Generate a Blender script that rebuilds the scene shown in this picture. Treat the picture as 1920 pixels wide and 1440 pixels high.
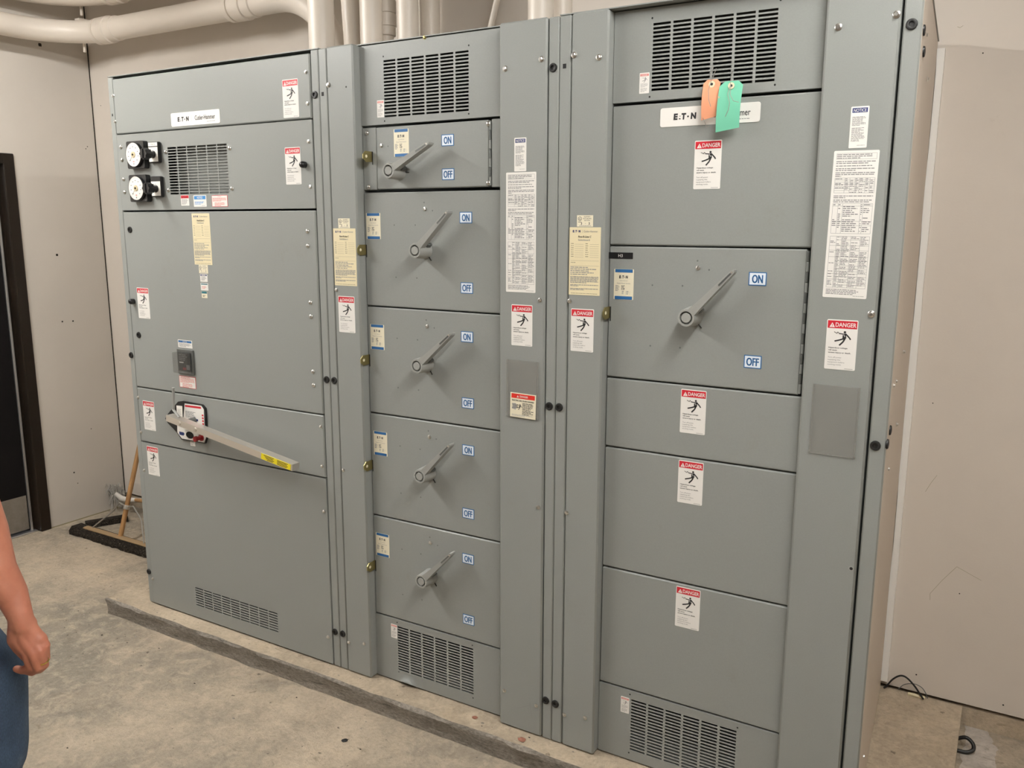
import bpy, math, random
from mathutils import Vector, Matrix
PI = math.pi
for o in list(bpy.data.objects): bpy.data.objects.remove(o)
SC = bpy.context.scene
COL = SC.collection

# ------------------------------------------------------------------ camera
CAM_POS = Vector((2.032094, -2.278354, 1.696264))
YAW, PITCH, ROLL, FPX = -0.534391, -0.185231, 0.002373, 1592.020571
fw = Vector((math.sin(YAW)*math.cos(PITCH), math.cos(YAW)*math.cos(PITCH), math.sin(PITCH)))
rt = Vector((math.cos(YAW), -math.sin(YAW), 0)); up = rt.cross(fw)
r2 = rt*math.cos(ROLL) + up*math.sin(ROLL); u2 = up*math.cos(ROLL) - rt*math.sin(ROLL)
cd = bpy.data.cameras.new('camera'); cd.lens = FPX/1920*36; cd.sensor_width = 36; cd.clip_start = .05
cam = bpy.data.objects.new('camera', cd); COL.objects.link(cam)
m = Matrix((r2, u2, -fw)).transposed().to_4x4(); m.translation = CAM_POS
cam.matrix_world = m; SC.camera = cam

# ------------------------------------------------------------------ world, lamps, exposure
SC.view_settings.view_transform = 'Standard'; SC.view_settings.look = 'None'
SC.view_settings.gamma = 1; SC.view_settings.use_curve_mapping = False
SC.view_settings.exposure = 0.0
W = bpy.data.worlds.new('world'); SC.world = W; W.use_nodes = True
W.node_tree.nodes['Background'].inputs[0].default_value = (1, .97, .93, 1)
W.node_tree.nodes['Background'].inputs[1].default_value = .03
LAMPS = [((-1.65, -1.55, 3.00), 1.10), ((2.17, -1.55, 3.00), .92)]
TUBE_STRENGTH = 135          # bare fluorescent tubes, built in the ceiling_light things at LAMPS

# ------------------------------------------------------------------ materials
MAT = {}
def new_mat(name):
    M = bpy.data.materials.new(name); M.use_nodes = True; MAT[name] = M
    return M, M.node_tree, M.node_tree.nodes['Principled BSDF']
def flat(name, col, rough=.6, metal=0, coat=0, alpha=None, trans=0):
    M, t, b = new_mat(name)
    b.inputs['Base Color'].default_value = (*col, 1); b.inputs['Roughness'].default_value = rough
    b.inputs['Metallic'].default_value = metal
    if coat: b.inputs['Coat Weight'].default_value = coat; b.inputs['Coat Roughness'].default_value = .2
    if alpha is not None: b.inputs['Alpha'].default_value = alpha
    if trans: b.inputs['Transmission Weight'].default_value = trans
    return M
def N(t, typ, **k):
    n = t.nodes.new(typ)
    for a, v in k.items():
        if a in n.inputs.keys(): n.inputs[a].default_value = v
        else: setattr(n, a, v)
    return n
def ramp(t, src, stops):
    r = t.nodes.new('ShaderNodeValToRGB'); t.links.new(src, r.inputs[0])
    e = r.color_ramp.elements
    while len(e) < len(stops): e.new(.5)
    for q, (p, c) in zip(e, stops): q.position = p; q.color = (*c, 1) if len(c) == 3 else c
    return r
def noise(t, scale, detail=4, rough=.6, vec=None, stretch=None, dist=0):
    n = N(t, 'ShaderNodeTexNoise'); n.inputs['Scale'].default_value = scale; n.inputs['Detail'].default_value = detail
    n.inputs['Roughness'].default_value = rough; n.inputs['Distortion'].default_value = dist
    g = N(t, 'ShaderNodeNewGeometry'); src = g.outputs['Position']
    mp = N(t, 'ShaderNodeMapping'); t.links.new(src, mp.inputs[0])
    if stretch: mp.inputs['Scale'].default_value = stretch
    if vec: mp.inputs['Location'].default_value = vec
    t.links.new(mp.outputs[0], n.inputs['Vector'])
    return n
def mix(t, fac, a, b, mode='MIX'):
    m = N(t, 'ShaderNodeMix', data_type='RGBA', blend_type=mode)
    def put(i, v):
        if isinstance(v, tuple): m.inputs[i].default_value = (*v, 1)
        elif isinstance(v, (int, float)): m.inputs[i].default_value = v
        else: t.links.new(v, m.inputs[i])
    put(0, fac); put(6, a); put(7, b)
    return m.outputs[2]
def bump(t, b, src, strength, dist=.01):
    n = N(t, 'ShaderNodeBump'); n.inputs['Strength'].default_value = strength; n.inputs['Distance'].default_value = dist
    t.links.new(src, n.inputs['Height']); t.links.new(n.outputs[0], b.inputs['Normal'])

def painted_metal(name, col, smudge=.5, rough=.38):
    M, t, b = new_mat(name)
    sm = noise(t, 3.2, 6, .7, (3, 1, 7), dist=.6); msk = ramp(t, sm.outputs[0], [(.60, (0, 0, 0)), (.78, (smudge,)*3)])
    fine = noise(t, 38, 5, .7, (1, 2, 3)); fm = ramp(t, fine.outputs[0], [(.45, (0, 0, 0)), (.7, (1, 1, 1))])
    k = mix(t, 1.0, msk.outputs[0], fm.outputs[0], 'MULTIPLY')
    c = mix(t, k, col, tuple(v*f for v, f in zip(col, (.78, .70, .55))))
    spk = noise(t, 300, 2, .5); sr = ramp(t, spk.outputs[0], [(.3, (.975,)*3), (.7, (1.02,)*3)])
    c2 = mix(t, 1.0, c, sr.outputs[0], 'MULTIPLY')
    t.links.new(c2, b.inputs['Base Color']); b.inputs['Roughness'].default_value = rough
    b.inputs['Specular IOR Level'].default_value = .4
    bump(t, b, noise(t, 420, 2, .5).outputs[0], .05, .001)
    return M
GREY = (.280, .294, .280)
painted_metal('side_beige', (.60, .53, .455), .5, .5)
painted_metal('grey_enamel', GREY)
painted_metal('grey_handle', (.33, .335, .315), .2, .38)
flat('zinc', (.72, .71, .68), .28, 1.0)
flat('brass', (.42, .36, .16), .38, .9)
flat('steel', (.74, .70, .64), .36, .85)
flat('dark_steel', (.16, .17, .165), .4, .6)
flat('rubber', (.008, .008, .008), .5)
flat('black', (.006, .006, .006), .7)
flat('black_plastic', (.008, .008, .009), .36)
flat('white', (.86, .84, .80), .5)
flat('paper', (.84, .82, .78), .6)
flat('cream', (.80, .71, .47), .55)
flat('cream_light', (.84, .78, .60), .5)
flat('red', (.62, .018, .035), .45)
flat('bright_red', (.70, .03, .02), .45)
flat('blue', (.022, .13, .34), .45)
flat('sky_blue', (.05, .27, .62), .45)
flat('navy', (.018, .035, .16), .45)
flat('teal', (.02, .16, .20), .45)
flat('onoff_blue', (.022, .14, .36), .45)
flat('ice', (.80, .87, .95), .4)
flat('ink', (.02, .02, .022), .6)
flat('ink_grey', (.25, .25, .25), .6)
flat('ink_soft', (.45, .44, .42), .6)
flat('ink_red', (.72, .22, .20), .6)
flat('ink_olive', (.33, .29, .18), .6)
flat('yellow', (.85, .72, .01), .45)
flat('orange_card', (.85, .37, .21), .7)
flat('green_card', (.17, .56, .38), .7)
flat('eyelet', (.85, .78, .55), .5)
flat('red_button', (.30, .012, .015), .3)
flat('clear_plastic', (.40, .40, .37), .16, 0, 0, .30)
flat('smoked_plastic', (.13, .13, .12), .12, 0, .5, .28)
flat('gauge_white', (.88, .86, .80), .25)
flat('knob_gold', (.65, .56, .36), .4, .3)
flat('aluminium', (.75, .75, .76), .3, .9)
flat('wire', (.38, .36, .32), .45, .5)
flat('gold', (.95, .70, .25), .18, 1.0)
flat('red_clay', (.30, .13, .085), .8)
def wall_mat(name, col, sc=1):
    M, t, b = new_mat(name)
    n1 = noise(t, 1.3, 5, .6); r1 = ramp(t, n1.outputs[0], [(.3, (.94, .93, .92)), (.7, (1.03, 1.02, 1.01))])
    n2 = noise(t, 9, 8, .8, (5, 5, 5)); r2_ = ramp(t, n2.outputs[0], [(.64, (1, 1, 1)), (.72, (.80, .78, .74))])
    n3 = noise(t, 2.1, 3, .6, (9, 2, 1)); r3 = ramp(t, n3.outputs[0], [(.52, (0, 0, 0)), (.68, (1, 1, 1))])
    c = mix(t, 1.0, col, r1.outputs[0], 'MULTIPLY')
    c2 = mix(t, 1.0, c, r2_.outputs[0], 'MULTIPLY')
    t.links.new(mix(t, r3.outputs[0], c, c2), b.inputs['Base Color']); b.inputs['Roughness'].default_value = .7
    bump(t, b, noise(t, 150, 4, .6).outputs[0], .12, .003)
    return M
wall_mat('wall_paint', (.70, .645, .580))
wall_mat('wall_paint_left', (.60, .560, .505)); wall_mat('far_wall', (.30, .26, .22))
wall_mat('pipe_paint', (.72, .655, .575)); MAT['pipe_paint'].node_tree.nodes['Principled BSDF'].inputs['Roughness'].default_value = .38
def concrete(name, dusty, grey, dark, bumpk=.5, spot=True, pad=False):
    M, t, b = new_mat(name)
    n1 = noise(t, 1.1, 6, .62, dist=.4); n2 = noise(t, 5.5, 8, .72, (2, 2, 2)); n3 = noise(t, 60, 6, .75)
    r1 = ramp(t, n1.outputs[0], [(.40, (0, 0, 0)), (.62, (1, 1, 1))])
    c = mix(t, r1.outputs[0], grey, dusty)
    r2_ = ramp(t, n2.outputs[0], [(.30, (.82, .81, .80)), (.5, (1, 1, 1)), (.72, (1.12, 1.10, 1.06))])
    c = mix(t, 1.0, c, r2_.outputs[0], 'MULTIPLY')
    r3 = ramp(t, n3.outputs[0], [(.32, (.80, .79, .77)), (.55, (1, 1, 1)), (.75, (1.10, 1.1, 1.08))])
    c = mix(t, 1.0, c, r3.outputs[0], 'MULTIPLY')
    pit = noise(t, 34, 4, .6, (3, 9, 1), (.55, 1.0, 1), dist=.8); pr = ramp(t, pit.outputs[0], [(.60, (1, 1, 1)), (.70, (.66, .64, .60))]); pz = ramp(t, noise(t, 2.3, 4, .6, (8, 8, 0)).outputs[0], [(.42, (0, 0, 0)), (.62, (1, 1, 1))])
    c = mix(t, 1.0, c, mix(t, pz.outputs[0], (1.0, 1.0, 1.0), pr.outputs[0]), 'MULTIPLY')
    dst = noise(t, 14, 7, .75, (4, 4, 4), dist=.5); dr_ = ramp(t, dst.outputs[0], [(.48, (0, 0, 0)), (.66, (.55,)*3)])
    c = mix(t, dr_.outputs[0], c, tuple(v*1.16 for v in dusty))
    if spot:
        n4 = noise(t, 26, 3, .5, (7, 1, 3), (1, 1.0, 1)); r4 = ramp(t, n4.outputs[0], [(.70, (0, 0, 0)), (.74, (.75,)*3)])
        c = mix(t, r4.outputs[0], c, dark)
    t.links.new(c, b.inputs['Base Color']); b.inputs['Roughness'].default_value = .85
    hh = N(t, 'ShaderNodeMath', operation='ADD'); t.links.new(n2.outputs[0], hh.inputs[0]); t.links.new(n3.outputs[0], hh.inputs[1])
    bump(t, b, hh.outputs[0], bumpk, .012)
    return M
concrete('floor_concrete', (.60, .50, .375), (.31, .275, .22), (.10, .08, .06), .8)
concrete('pale_concrete', (.62, .57, .51), (.46, .41, .36), (.2, .17, .15), .5)
concrete('pad_concrete', (.58, .485, .36), (.42, .345, .255), (.14, .11, .08), .5)
def pad_side():
    M, t, b = new_mat('pad_side')
    a = noise(t, 9, 8, .75, None, (1, 1, 5)); c1 = ramp(t, a.outputs[0], [(.30, (.09, .075, .06)), (.40, (.28, .25, .21)), (.66, (.42, .375, .32))])
    n = noise(t, 70, 5, .7, None, (1, 1, 2.4)); c2 = ramp(t, n.outputs[0], [(.35, (.6,)*3), (.6, (1.1,)*3)])
    t.links.new(mix(t, 1.0, c1.outputs[0], c2.outputs[0], 'MULTIPLY'), b.inputs['Base Color']); b.inputs['Roughness'].default_value = .9
    bump(t, b, a.outputs[0], .9, .02)
pad_side()
def wood():
    M, t, b = new_mat('handle_wood')
    a = noise(t, 30, 4, .6, None, (1, 1, .15)); c = ramp(t, a.outputs[0], [(.3, (.30, .15, .055)), (.7, (.48, .27, .11))])
    t.links.new(c.outputs[0], b.inputs['Base Color']); b.inputs['Roughness'].default_value = .5
wood()
def bristle():
    M, t, b = new_mat('bristle')
    a = noise(t, 120, 4, .7); c = ramp(t, a.outputs[0], [(.40, (.012, .010, .008)), (.62, (.05, .04, .03)), (.70, (.30, .26, .20))])
    t.links.new(c.outputs[0], b.inputs['Base Color']); b.inputs['Roughness'].default_value = .9
    bump(t, b, a.outputs[0], 1, .01)
bristle(); MAT['bristle'].node_tree.nodes['Principled BSDF'].inputs['Specular IOR Level'].default_value = .15
def dark_frame():
    M, t, b = new_mat('dark_frame')
    a = noise(t, 22, 7, .8, None, (1, 1, .35)); c = ramp(t, a.outputs[0], [(.0, (.014, .009, .006)), (.66, (.022, .015, .010)), (.70, (.20, .15, .10))])
    h = N(t, 'ShaderNodeNewGeometry'); s = N(t, 'ShaderNodeSeparateXYZ'); t.links.new(h.outputs['Position'], s.inputs[0])
    low = ramp(t, s.outputs['Z'], [(.0, (1, 1, 1)), (.45, (0, 0, 0))])
    t.links.new(mix(t, low.outputs[0], (.014, .010, .007), c.outputs[0]), b.inputs['Base Color']); b.inputs['Roughness'].default_value = .35
dark_frame(); MAT['dark_frame'].node_tree.nodes['Principled BSDF'].inputs['Specular IOR Level'].default_value = .2
flat('door_black', (.005, .004, .004), .75).node_tree.nodes['Principled BSDF'].inputs['Specular IOR Level'].default_value = .15
def kick():
    M, t, b = new_mat('kick_plate')
    a = noise(t, 6, 5, .7); c = ramp(t, a.outputs[0], [(.3, (.20, .18, .15)), (.7, (.34, .31, .27))])
    t.links.new(c.outputs[0], b.inputs['Base Color']); b.inputs['Roughness'].default_value = .45; b.inputs['Metallic'].default_value = .5
kick()
def skin():
    M, t, b = new_mat('skin')
    a = noise(t, 18, 5, .6); c = ramp(t, a.outputs[0], [(.3, (.50, .185, .115)), (.7, (.60, .25, .16))])
    t.links.new(c.outputs[0], b.inputs['Base Color']); b.inputs['Roughness'].default_value = .5
    b.inputs['Subsurface Weight'].default_value = .12; b.inputs['Subsurface Radius'].default_value = (.012, .005, .003)
    bump(t, b, noise(t, 160, 4, .6).outputs[0], .15, .002)
skin()
def denim():
    M, t, b = new_mat('denim')
    a = noise(t, 5, 5, .7); c = ramp(t, a.outputs[0], [(.3, (.020, .040, .075)), (.55, (.045, .080, .135)), (.75, (.12, .17, .24))])
    w = noise(t, 500, 2, .5, None, (1, 1, .3)); wr = ramp(t, w.outputs[0], [(.3, (.7,)*3), (.7, (1.2,)*3)])
    t.links.new(mix(t, 1.0, c.outputs[0], wr.outputs[0], 'MULTIPLY'), b.inputs['Base Color']); b.inputs['Roughness'].default_value = .85
    bump(t, b, w.outputs[0], .3, .002)
denim()
flat('broom_wood', (.34, .23, .12), .8); flat('shirt', (.08, .09, .12), .85); flat('hair', (.03, .02, .014), .6); flat('shoe', (.05, .035, .025), .6)
flat('eye', (.8, .8, .78), .2); flat('mop', (.50, .48, .44), .9); flat('mop_white', (.72, .68, .62), .6)
E1 = None
def emis(name, col, s):
    M, t, b = new_mat(name); b.inputs['Emission Color'].default_value = (*col, 1); b.inputs['Emission Strength'].default_value = s
for i_, (lp_, k_) in enumerate(LAMPS): emis('tube_glow%d' % i_, (1, .985, .955), TUBE_STRENGTH*k_)

# ------------------------------------------------------------------ mesh builder
WL = {}
class MB:
    def __init__(s): s.v = []; s.f = []; s.m = []; s.names = []
    def mi(s, n):
        if n not in s.names: s.names.append(n)
        return s.names.index(n)
    def add(s, vs, fs, mat):
        o = len(s.v); k = s.mi(mat); s.v += [tuple(p) for p in vs]
        for f in fs: s.f.append([i+o for i in f]); s.m.append(k)
    def quad(s, a, b, c, d, mat): s.add([a, b, c, d], [(0, 1, 2, 3)], mat)
    def box(s, x0, x1, y0, y1, z0, z1, mat, bev=0):
        if bev <= 0:
            vs = [(x, y, z) for x in (x0, x1) for y in (y0, y1) for z in (z0, z1)]
            s.add(vs, [(0, 1, 3, 2), (4, 6, 7, 5), (0, 4, 5, 1), (2, 3, 7, 6), (0, 2, 6, 4), (1, 5, 7, 3)], mat); return
        # bevelled: three rings per corner direction
        c = ((x0+x1)/2, (y0+y1)/2, (z0+z1)/2); h = ((x1-x0)/2, (y1-y0)/2, (z1-z0)/2)
        b = min(bev, *[q*.9 for q in h]); idx = {}; vs = []
        for sx in (-1, 1):
            for sy in (-1, 1):
                for sz in (-1, 1):
                    for ax in range(3):
                        p = [c[i]+(sx, sy, sz)[i]*(h[i]-(0 if i == ax else b)) for i in range(3)]
                        idx[(sx, sy, sz, ax)] = len(vs); vs.append(p)
        fs = []
        S = (-1, 1)
        for ax in range(3):
            o = [i for i in range(3) if i != ax]
            for sg in S:
                q = []
                for a, bb in ((-1, -1), (1, -1), (1, 1), (-1, 1)):
                    k = [0, 0, 0]; k[ax] = sg; k[o[0]] = a; k[o[1]] = bb; q.append(idx[(*k, ax)])
                flip = (sg < 0) ^ (ax == 1)
                fs.append(q[::-1] if flip else q)
        for ax in range(3):      # edges parallel to ax
            o = [i for i in range(3) if i != ax]
            for a in S:
                for bb in S:
                    q = []
                    for e, fc in ((-1, o[0]), (1, o[0]), (1, o[1]), (-1, o[1])):
                        k = [0, 0, 0]; k[ax] = e; k[o[0]] = a; k[o[1]] = bb; q.append(idx[(*k, fc)])
                    fs.append(q)
        for sx in S:
            for sy in S:
                for sz in S: fs.append([idx[(sx, sy, sz, a)] for a in range(3)])
        s.add(vs, fs, mat)
    def lathe(s, o, d, prof, mat, n=20, cap=True):
        """profile of (radius, distance along d)"""
        o = Vector(o); d = Vector(d).normalized(); a = d.orthogonal().normalized(); b = d.cross(a)
        vs = []; fs = []
        for r, t in prof:
            for i in range(n):
                w = 2*PI*i/n; vs.append(o+d*t+(a*math.cos(w)+b*math.sin(w))*r)
        for k in range(len(prof)-1):
            for i in range(n):
                j = (i+1) % n; fs.append((k*n+i, k*n+j, (k+1)*n+j, (k+1)*n+i))
        if cap: fs.append(tuple(range(n))[::-1]); fs.append(tuple((len(prof)-1)*n+i for i in range(n)))
        s.add(vs, fs, mat)
    def tube(s, pts, r, mat, n=10, cap=True, flat_=1):
        pts = [Vector(p) for p in pts]; rr = r if isinstance(r, (list, tuple)) else [r]*len(pts)
        vs = []; fs = []; a = None
        for i, p in enumerate(pts):
            t = (pts[min(i+1, len(pts)-1)]-pts[max(i-1, 0)]).normalized()
            if a is None: a = t.orthogonal().normalized()
            a = (a-t*a.dot(t)).normalized(); b = t.cross(a)
            for k in range(n):
                w = 2*PI*k/n; vs.append(p+(a*math.cos(w)*flat_+b*math.sin(w))*rr[i])
        for k in range(len(pts)-1):
            for i in range(n):
                j = (i+1) % n; fs.append((k*n+i, k*n+j, (k+1)*n+j, (k+1)*n+i))
        if cap: fs.append(tuple(range(n))[::-1]); fs.append(tuple((len(pts)-1)*n+i for i in range(n)))
        s.add(vs, fs, mat)
    def cord(s, pts, r, mat, n=8, k=6):
        P = [Vector(p) for p in pts]; P = [P[0]*2-P[1]]+P+[P[-1]*2-P[-2]]; o = []
        for i in range(1, len(P)-2):
            a, b_, c, d = P[i-1:i+3]
            for j in range(k):
                t = j/k; o.append(.5*((2*b_)+(c-a)*t+(2*a-5*b_+4*c-d)*t*t+(3*b_-a-3*c+d)*t**3))
        s.tube(o+[P[-2]], r, mat, n)
    def prism(s, poly, y0, y1, mat, side=None):
        """poly in (x,z), front face at y0 (towards the viewer)"""
        n = len(poly); vs = [(x, y0, z) for x, z in poly]+[(x, y1, z) for x, z in poly]
        s.add(vs, [tuple(range(n)), tuple(range(n, 2*n))[::-1]], mat)
        s.add(vs, [(i, i+n, (i+1) % n+n, (i+1) % n) for i in range(n)], side or mat)
    def face(s, poly, y, mat): s.add([(x, y, z) for x, z in poly], [tuple(range(len(poly)))], mat)
    def rect(s, x0, x1, z0, z1, y, mat): s.face([(x0, z0), (x1, z0), (x1, z1), (x0, z1)], y, mat)
    def stroke(s, pts, w, y, mat):
        for (a, b), (c, d) in zip(pts, pts[1:]):
            L = math.hypot(c-a, d-b) or 1; nx, nz = -(d-b)/L*w/2, (c-a)/L*w/2
            s.face([(a+nx, b+nz), (a-nx, b-nz), (c-nx, d-nz), (c+nx, d+nz)], y, mat)
    def disc(s, x, z, r, y, mat, n=14, rz=None): s.face([(x+r*math.cos(2*PI*i/n), z+(rz or r)*math.sin(2*PI*i/n)) for i in range(n)], y, mat)
    def mesh(s, name, origin=(0, 0, 0), smooth=True):
        me = bpy.data.meshes.new(name)
        me.from_pydata([(a-origin[0], b-origin[1], c-origin[2]) for a, b, c in s.v], [], s.f)
        for n_ in s.names: me.materials.append(MAT[n_])
        me.polygons.foreach_set('material_index', s.m)
        me.validate(); me.update()
        if smooth:
            me.polygons.foreach_set('use_smooth', [True]*len(me.polygons)); me.set_sharp_from_angle(angle=math.radians(38))
        return me
    def build(s, name, parent=None, smooth=True, origin=None):
        xs, ys, zs = zip(*s.v)
        c = origin or ((min(xs)+max(xs))/2, (min(ys)+max(ys))/2, min(zs))
        return link(name, s.mesh(name, c, smooth), c, parent)
def link(name, data, loc, parent=None):
    o = bpy.data.objects.new(name, data); COL.objects.link(o); WL[o.name] = Vector(loc)
    if parent: o.parent = parent; o.location = Vector(loc)-WL[parent.name]
    else: o.location = loc
    return o
def tag(o, label=None, cat=None, group=None, kind=None):
    for k, v in (('label', label), ('category', cat), ('group', group), ('kind', kind)):
        if v: o[k] = v
    return o
def thing(name, loc, label, cat, group=None): return tag(link(name, None, loc), label, cat, group)
CACHE = {}
def stamp(name, key, fn, pos, parent, rot=None):
    if key not in CACHE:
        b = MB(); fn(b); CACHE[key] = b.mesh(name)
    o = link(name, CACHE[key], pos, parent)
    if rot: o.rotation_euler = rot
    return o

# ------------------------------------------------------------------ lettering
GL = {}
def glyphs(txt, bold):
    k = (txt, bold)
    if k not in GL:
        cu = bpy.data.curves.new('t', 'FONT'); cu.body = txt; cu.size = 1; cu.resolution_u = 3; cu.offset = bold
        ob = bpy.data.objects.new('t', cu); COL.objects.link(ob)
        me = bpy.data.meshes.new_from_object(ob)
        GL[k] = ([(v.co.x, v.co.y) for v in me.vertices], [tuple(p.vertices) for p in me.polygons])
        bpy.data.objects.remove(ob); bpy.data.curves.remove(cu); bpy.data.meshes.remove(me)
    return GL[k]
def text(b, s, x, z, h, mat, w=None, y=-.0011, bold=0, al='l', slant=0):
    """cap height h, optional exact width w; z is the base line"""
    vs, fs = glyphs(s, bold)
    if not vs: return
    k = h/.70; x0 = min(v[0] for v in vs); x1 = max(v[0] for v in vs); kx = w/(x1-x0) if w else k*.88
    off = {'l': 0, 'c': -(x1-x0)*kx/2, 'r': -(x1-x0)*kx}[al]
    b.add([(x+off+(u-x0)*kx+v*k*slant, y, z+v*k) for u, v in vs], fs, mat)
def para(b, x0, x1, z1, pitch, n, mat, seed=1, fill=.9, hk=.5, y=-.0009, last=.6):
    """n lines of print too small to read"""
    R = random.Random(seed)
    for i in range(n):
        z = z1-pitch*(i+1); x = x0; end = x0+(x1-x0)*(last if i == n-1 else R.uniform(fill, 1))
        while x < end:
            w = min(R.uniform(.8, 3.2)*pitch, end-x)
            if w > pitch*.2: b.rect(x, x+w, z+pitch*.15, z+pitch*(.15+hk), y, mat)
            x += w+pitch*.35
def card(b, w, h, mat, r=.003, t=.0007):
    p = []
    for cx, cz, a in ((w/2-r, h/2-r, 0), (-w/2+r, h/2-r, 90), (-w/2+r, -h/2+r, 180), (w/2-r, -h/2+r, 270)):
        for k in range(4): q = math.radians(a+30*k); p.append((cx+r*math.cos(q), cz+r*math.sin(q)))
    b.prism(p[::-1], -t, 0, mat)
def triangle_mark(b, x, z, s, mat, ink, y=-.0011):
    b.face([(x-s/2, z), (x+s/2, z), (x, z+s*.9)], y, mat)
    b.rect(x-s*.05, x+s*.05, z+s*.25, z+s*.6, y-.0002, ink); b.rect(x-s*.05, x+s*.05, z+s*.1, z+s*.18, y-.0002, ink)
def falling_man(b, x, z, s, mat='ink', y=-.0011):
    P = lambda u, v: (x+u*s, z+v*s)
    b.disc(*P(.13, .40), .075*s, y, mat)
    b.face([P(.02, .30), P(.20, .32), P(.24, .02), P(.08, -.10), P(.0, .0)], y, mat)
    b.stroke([P(.18, .30), P(.42, .06), P(.50, -.06)], .085*s, y, mat)
    b.stroke([P(.12, .27), P(-.22, .30)], .06*s, y, mat)
    b.stroke([P(-.16, .27), P(-.30, .40), P(-.34, .30), P(-.52, .40)], .035*s, y-.0001, mat)
    b.stroke([P(.16, .0), P(.06, -.22), P(-.16, -.46)], .10*s, y, mat)
    b.stroke([P(.08, -.02), P(-.18, -.12), P(-.46, -.20)], .09*s, y-.0001, mat)
    b.stroke([P(.06, .26), P(.15, .10)], .03*s, y-.0003, 'paper')
def logo(b, x, z, h, mat, w):
    """word mark: E, three dots for the A, T, dot, N"""
    k = w/3.55
    text(b, 'E', x, z, h, mat, w=k*.62, bold=.06, slant=.06)
    b.face([(x+k*.80, z), (x+k*1.12, z), (x+k*1.06, z+h*.18), (x+k*.86, z+h*.18)], -.0011, mat)
    b.disc(x+k*1.0, z+h*.55, h*.09, -.0011, mat, 8)
    text(b, 'T', x+k*1.18, z, h, mat, w=k*.70, bold=.06, slant=.06)
    b.disc(x+k*2.22, z+h*.42, h*.17, -.0011, mat, 10)
    text(b, 'N', x+k*2.62, z, h, mat, w=k*.80, bold=.06, slant=.06)
def danger_label(b):
    w, h = .075, .1285; card(b, w, h, 'paper')
    b.rect(-w/2+.002, w/2-.002, .042, .0615, -.0009, 'red')
    triangle_mark(b, -.0245, .0445, .0135, 'paper', 'red'); text(b, 'DANGER', -.0165, .0462, .0105, 'paper', w=.050, bold=.018)
    falling_man(b, .002, .017, .040)
    for i, s_ in enumerate(('Hazardous voltage', 'will cause', 'severe injury or death.')):
        text(b, s_, -.030, -.0095-i*.0062, .0034, 'ink', w=(.046, .021, .055)[i], bold=.015)
    for i, s_ in enumerate(('Turn off power', 'supplying this', 'equipment before', 'working inside.')):
        text(b, s_, -.030, -.0345-i*.0062, .0034, 'ink_grey', w=(.033, .031, .041, .034)[i])
    b.rect(.012, .032, -.0615, -.0600, -.0009, 'ink_soft')
def mini_danger(b):
    card(b, .029, .055, 'paper', .0015); b.rect(-.0125, .0125, .0185, .0245, -.0009, 'ink_red'); text(b, 'DANGER', 0, .0195, .004, 'paper', w=.019, al='c')
    falling_man(b, .001, .0085, .015, 'ink_grey')
    para(b, -.011, .011, .000, .0027, 4, 'ink_soft', 4); para(b, -.011, .009, -.0125, .0027, 4, 'ink_soft', 5)
def on_label(b, s):
    card(b, .0480, .0362, 'onoff_blue', .0012); b.rect(-.0215, .0215, -.0156, .0156, -.0009, 'ice')
    for dx in (-.0006, .0006): text(b, s, dx, -.0108, .0216, 'onoff_blue', w=.0285 if s == 'ON' else .0335, al='c', bold=.012)
def rating_label(b):
    card(b, .062, .089, 'cream_light', .002)
    b.rect(-.0275, .0275, .0345, .0440, -.0009, 'blue'); b.rect(-.0275, .0275, -.0440, -.0345, -.0009, 'blue')
    logo(b, -.0145, .0180, .0075, 'ink', .028); text(b, 'Cutler-Hammer', 0, .0095, .0028, 'ink_grey', w=.025, al='c')
    text(b, 'Rated Panel Switch', 0, .0015, .0032, 'ink_grey', w=.042, al='c')
    para(b, -.026, -.011, -.002, .0036, 5, 'ink_grey', 3, .6); para(b, -.007, .010, -.002, .0036, 4, 'ink', 7, .4)
    for i in range(2): para(b, -.005+i*.014, .004+i*.014, -.018, .0036, 3, 'ink_grey', 9+i, .5)
    b.rect(.0065, .0069, -.030, -.019, -.0009, 'ink_grey'); b.rect(.0200, .0204, -.030, -.019, -.0009, 'ink_grey')
def nameplate(b):
    w, h = .1015, .198; card(b, w, h, 'cream', .0015)
    logo(b, -.040, .0845, .0060, 'navy', .026); b.rect(-.0085, -.0080, .0825, .0915, -.0009, 'ink_grey')
    text(b, 'Cutler-Hammer', -.004, .0845, .0058, 'ink_grey', w=.045)
    text(b, 'Pow-R-Line C', -.022, .0690, .0058, 'ink', w=.042, bold=.02, slant=.15); text(b, 'Switchboard', -.022, .0600, .0052, 'ink_grey', w=.038, bold=.01)
    for i in range(7):
        z = .050-i*.0062
        para(b, -.045, -.034, z+.004, .004, 1, 'ink_olive', i, last=.8); para(b, .002, .014, z+.004, .004, 1, 'ink_olive', i+9, last=.8)
        b.rect(-.033, -.004, z-.0006, z, -.0009, 'ink_olive'); b.rect(.016, .045, z-.0006, z, -.0009, 'ink_olive')
    b.rect(-.046, .046, .0018, .0024, -.0009, 'ink_olive'); para(b, -.045, -.02, -.001, .004, 1, 'ink_olive', 31)
    b.rect(-.047, .047, -.0130, -.0124, -.0009, 'ink_olive')
    para(b, -.046, .046, -.014, .0052, 5, 'ink_grey', 21, .55, .45)
    para(b, -.046, .046, -.043, .0035, 6, 'ink_grey', 22, .95, .6); para(b, -.046, .046, -.067, .0035, 2, 'ink_grey', 23, .95, .6, last=.3)
    para(b, -.046, .046, -.078, .0035, 2, 'ink_grey', 24, .95, .6, last=.5); para(b, -.044, .044, -.092, .003, 1, 'ink_olive', 25, last=1)
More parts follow.
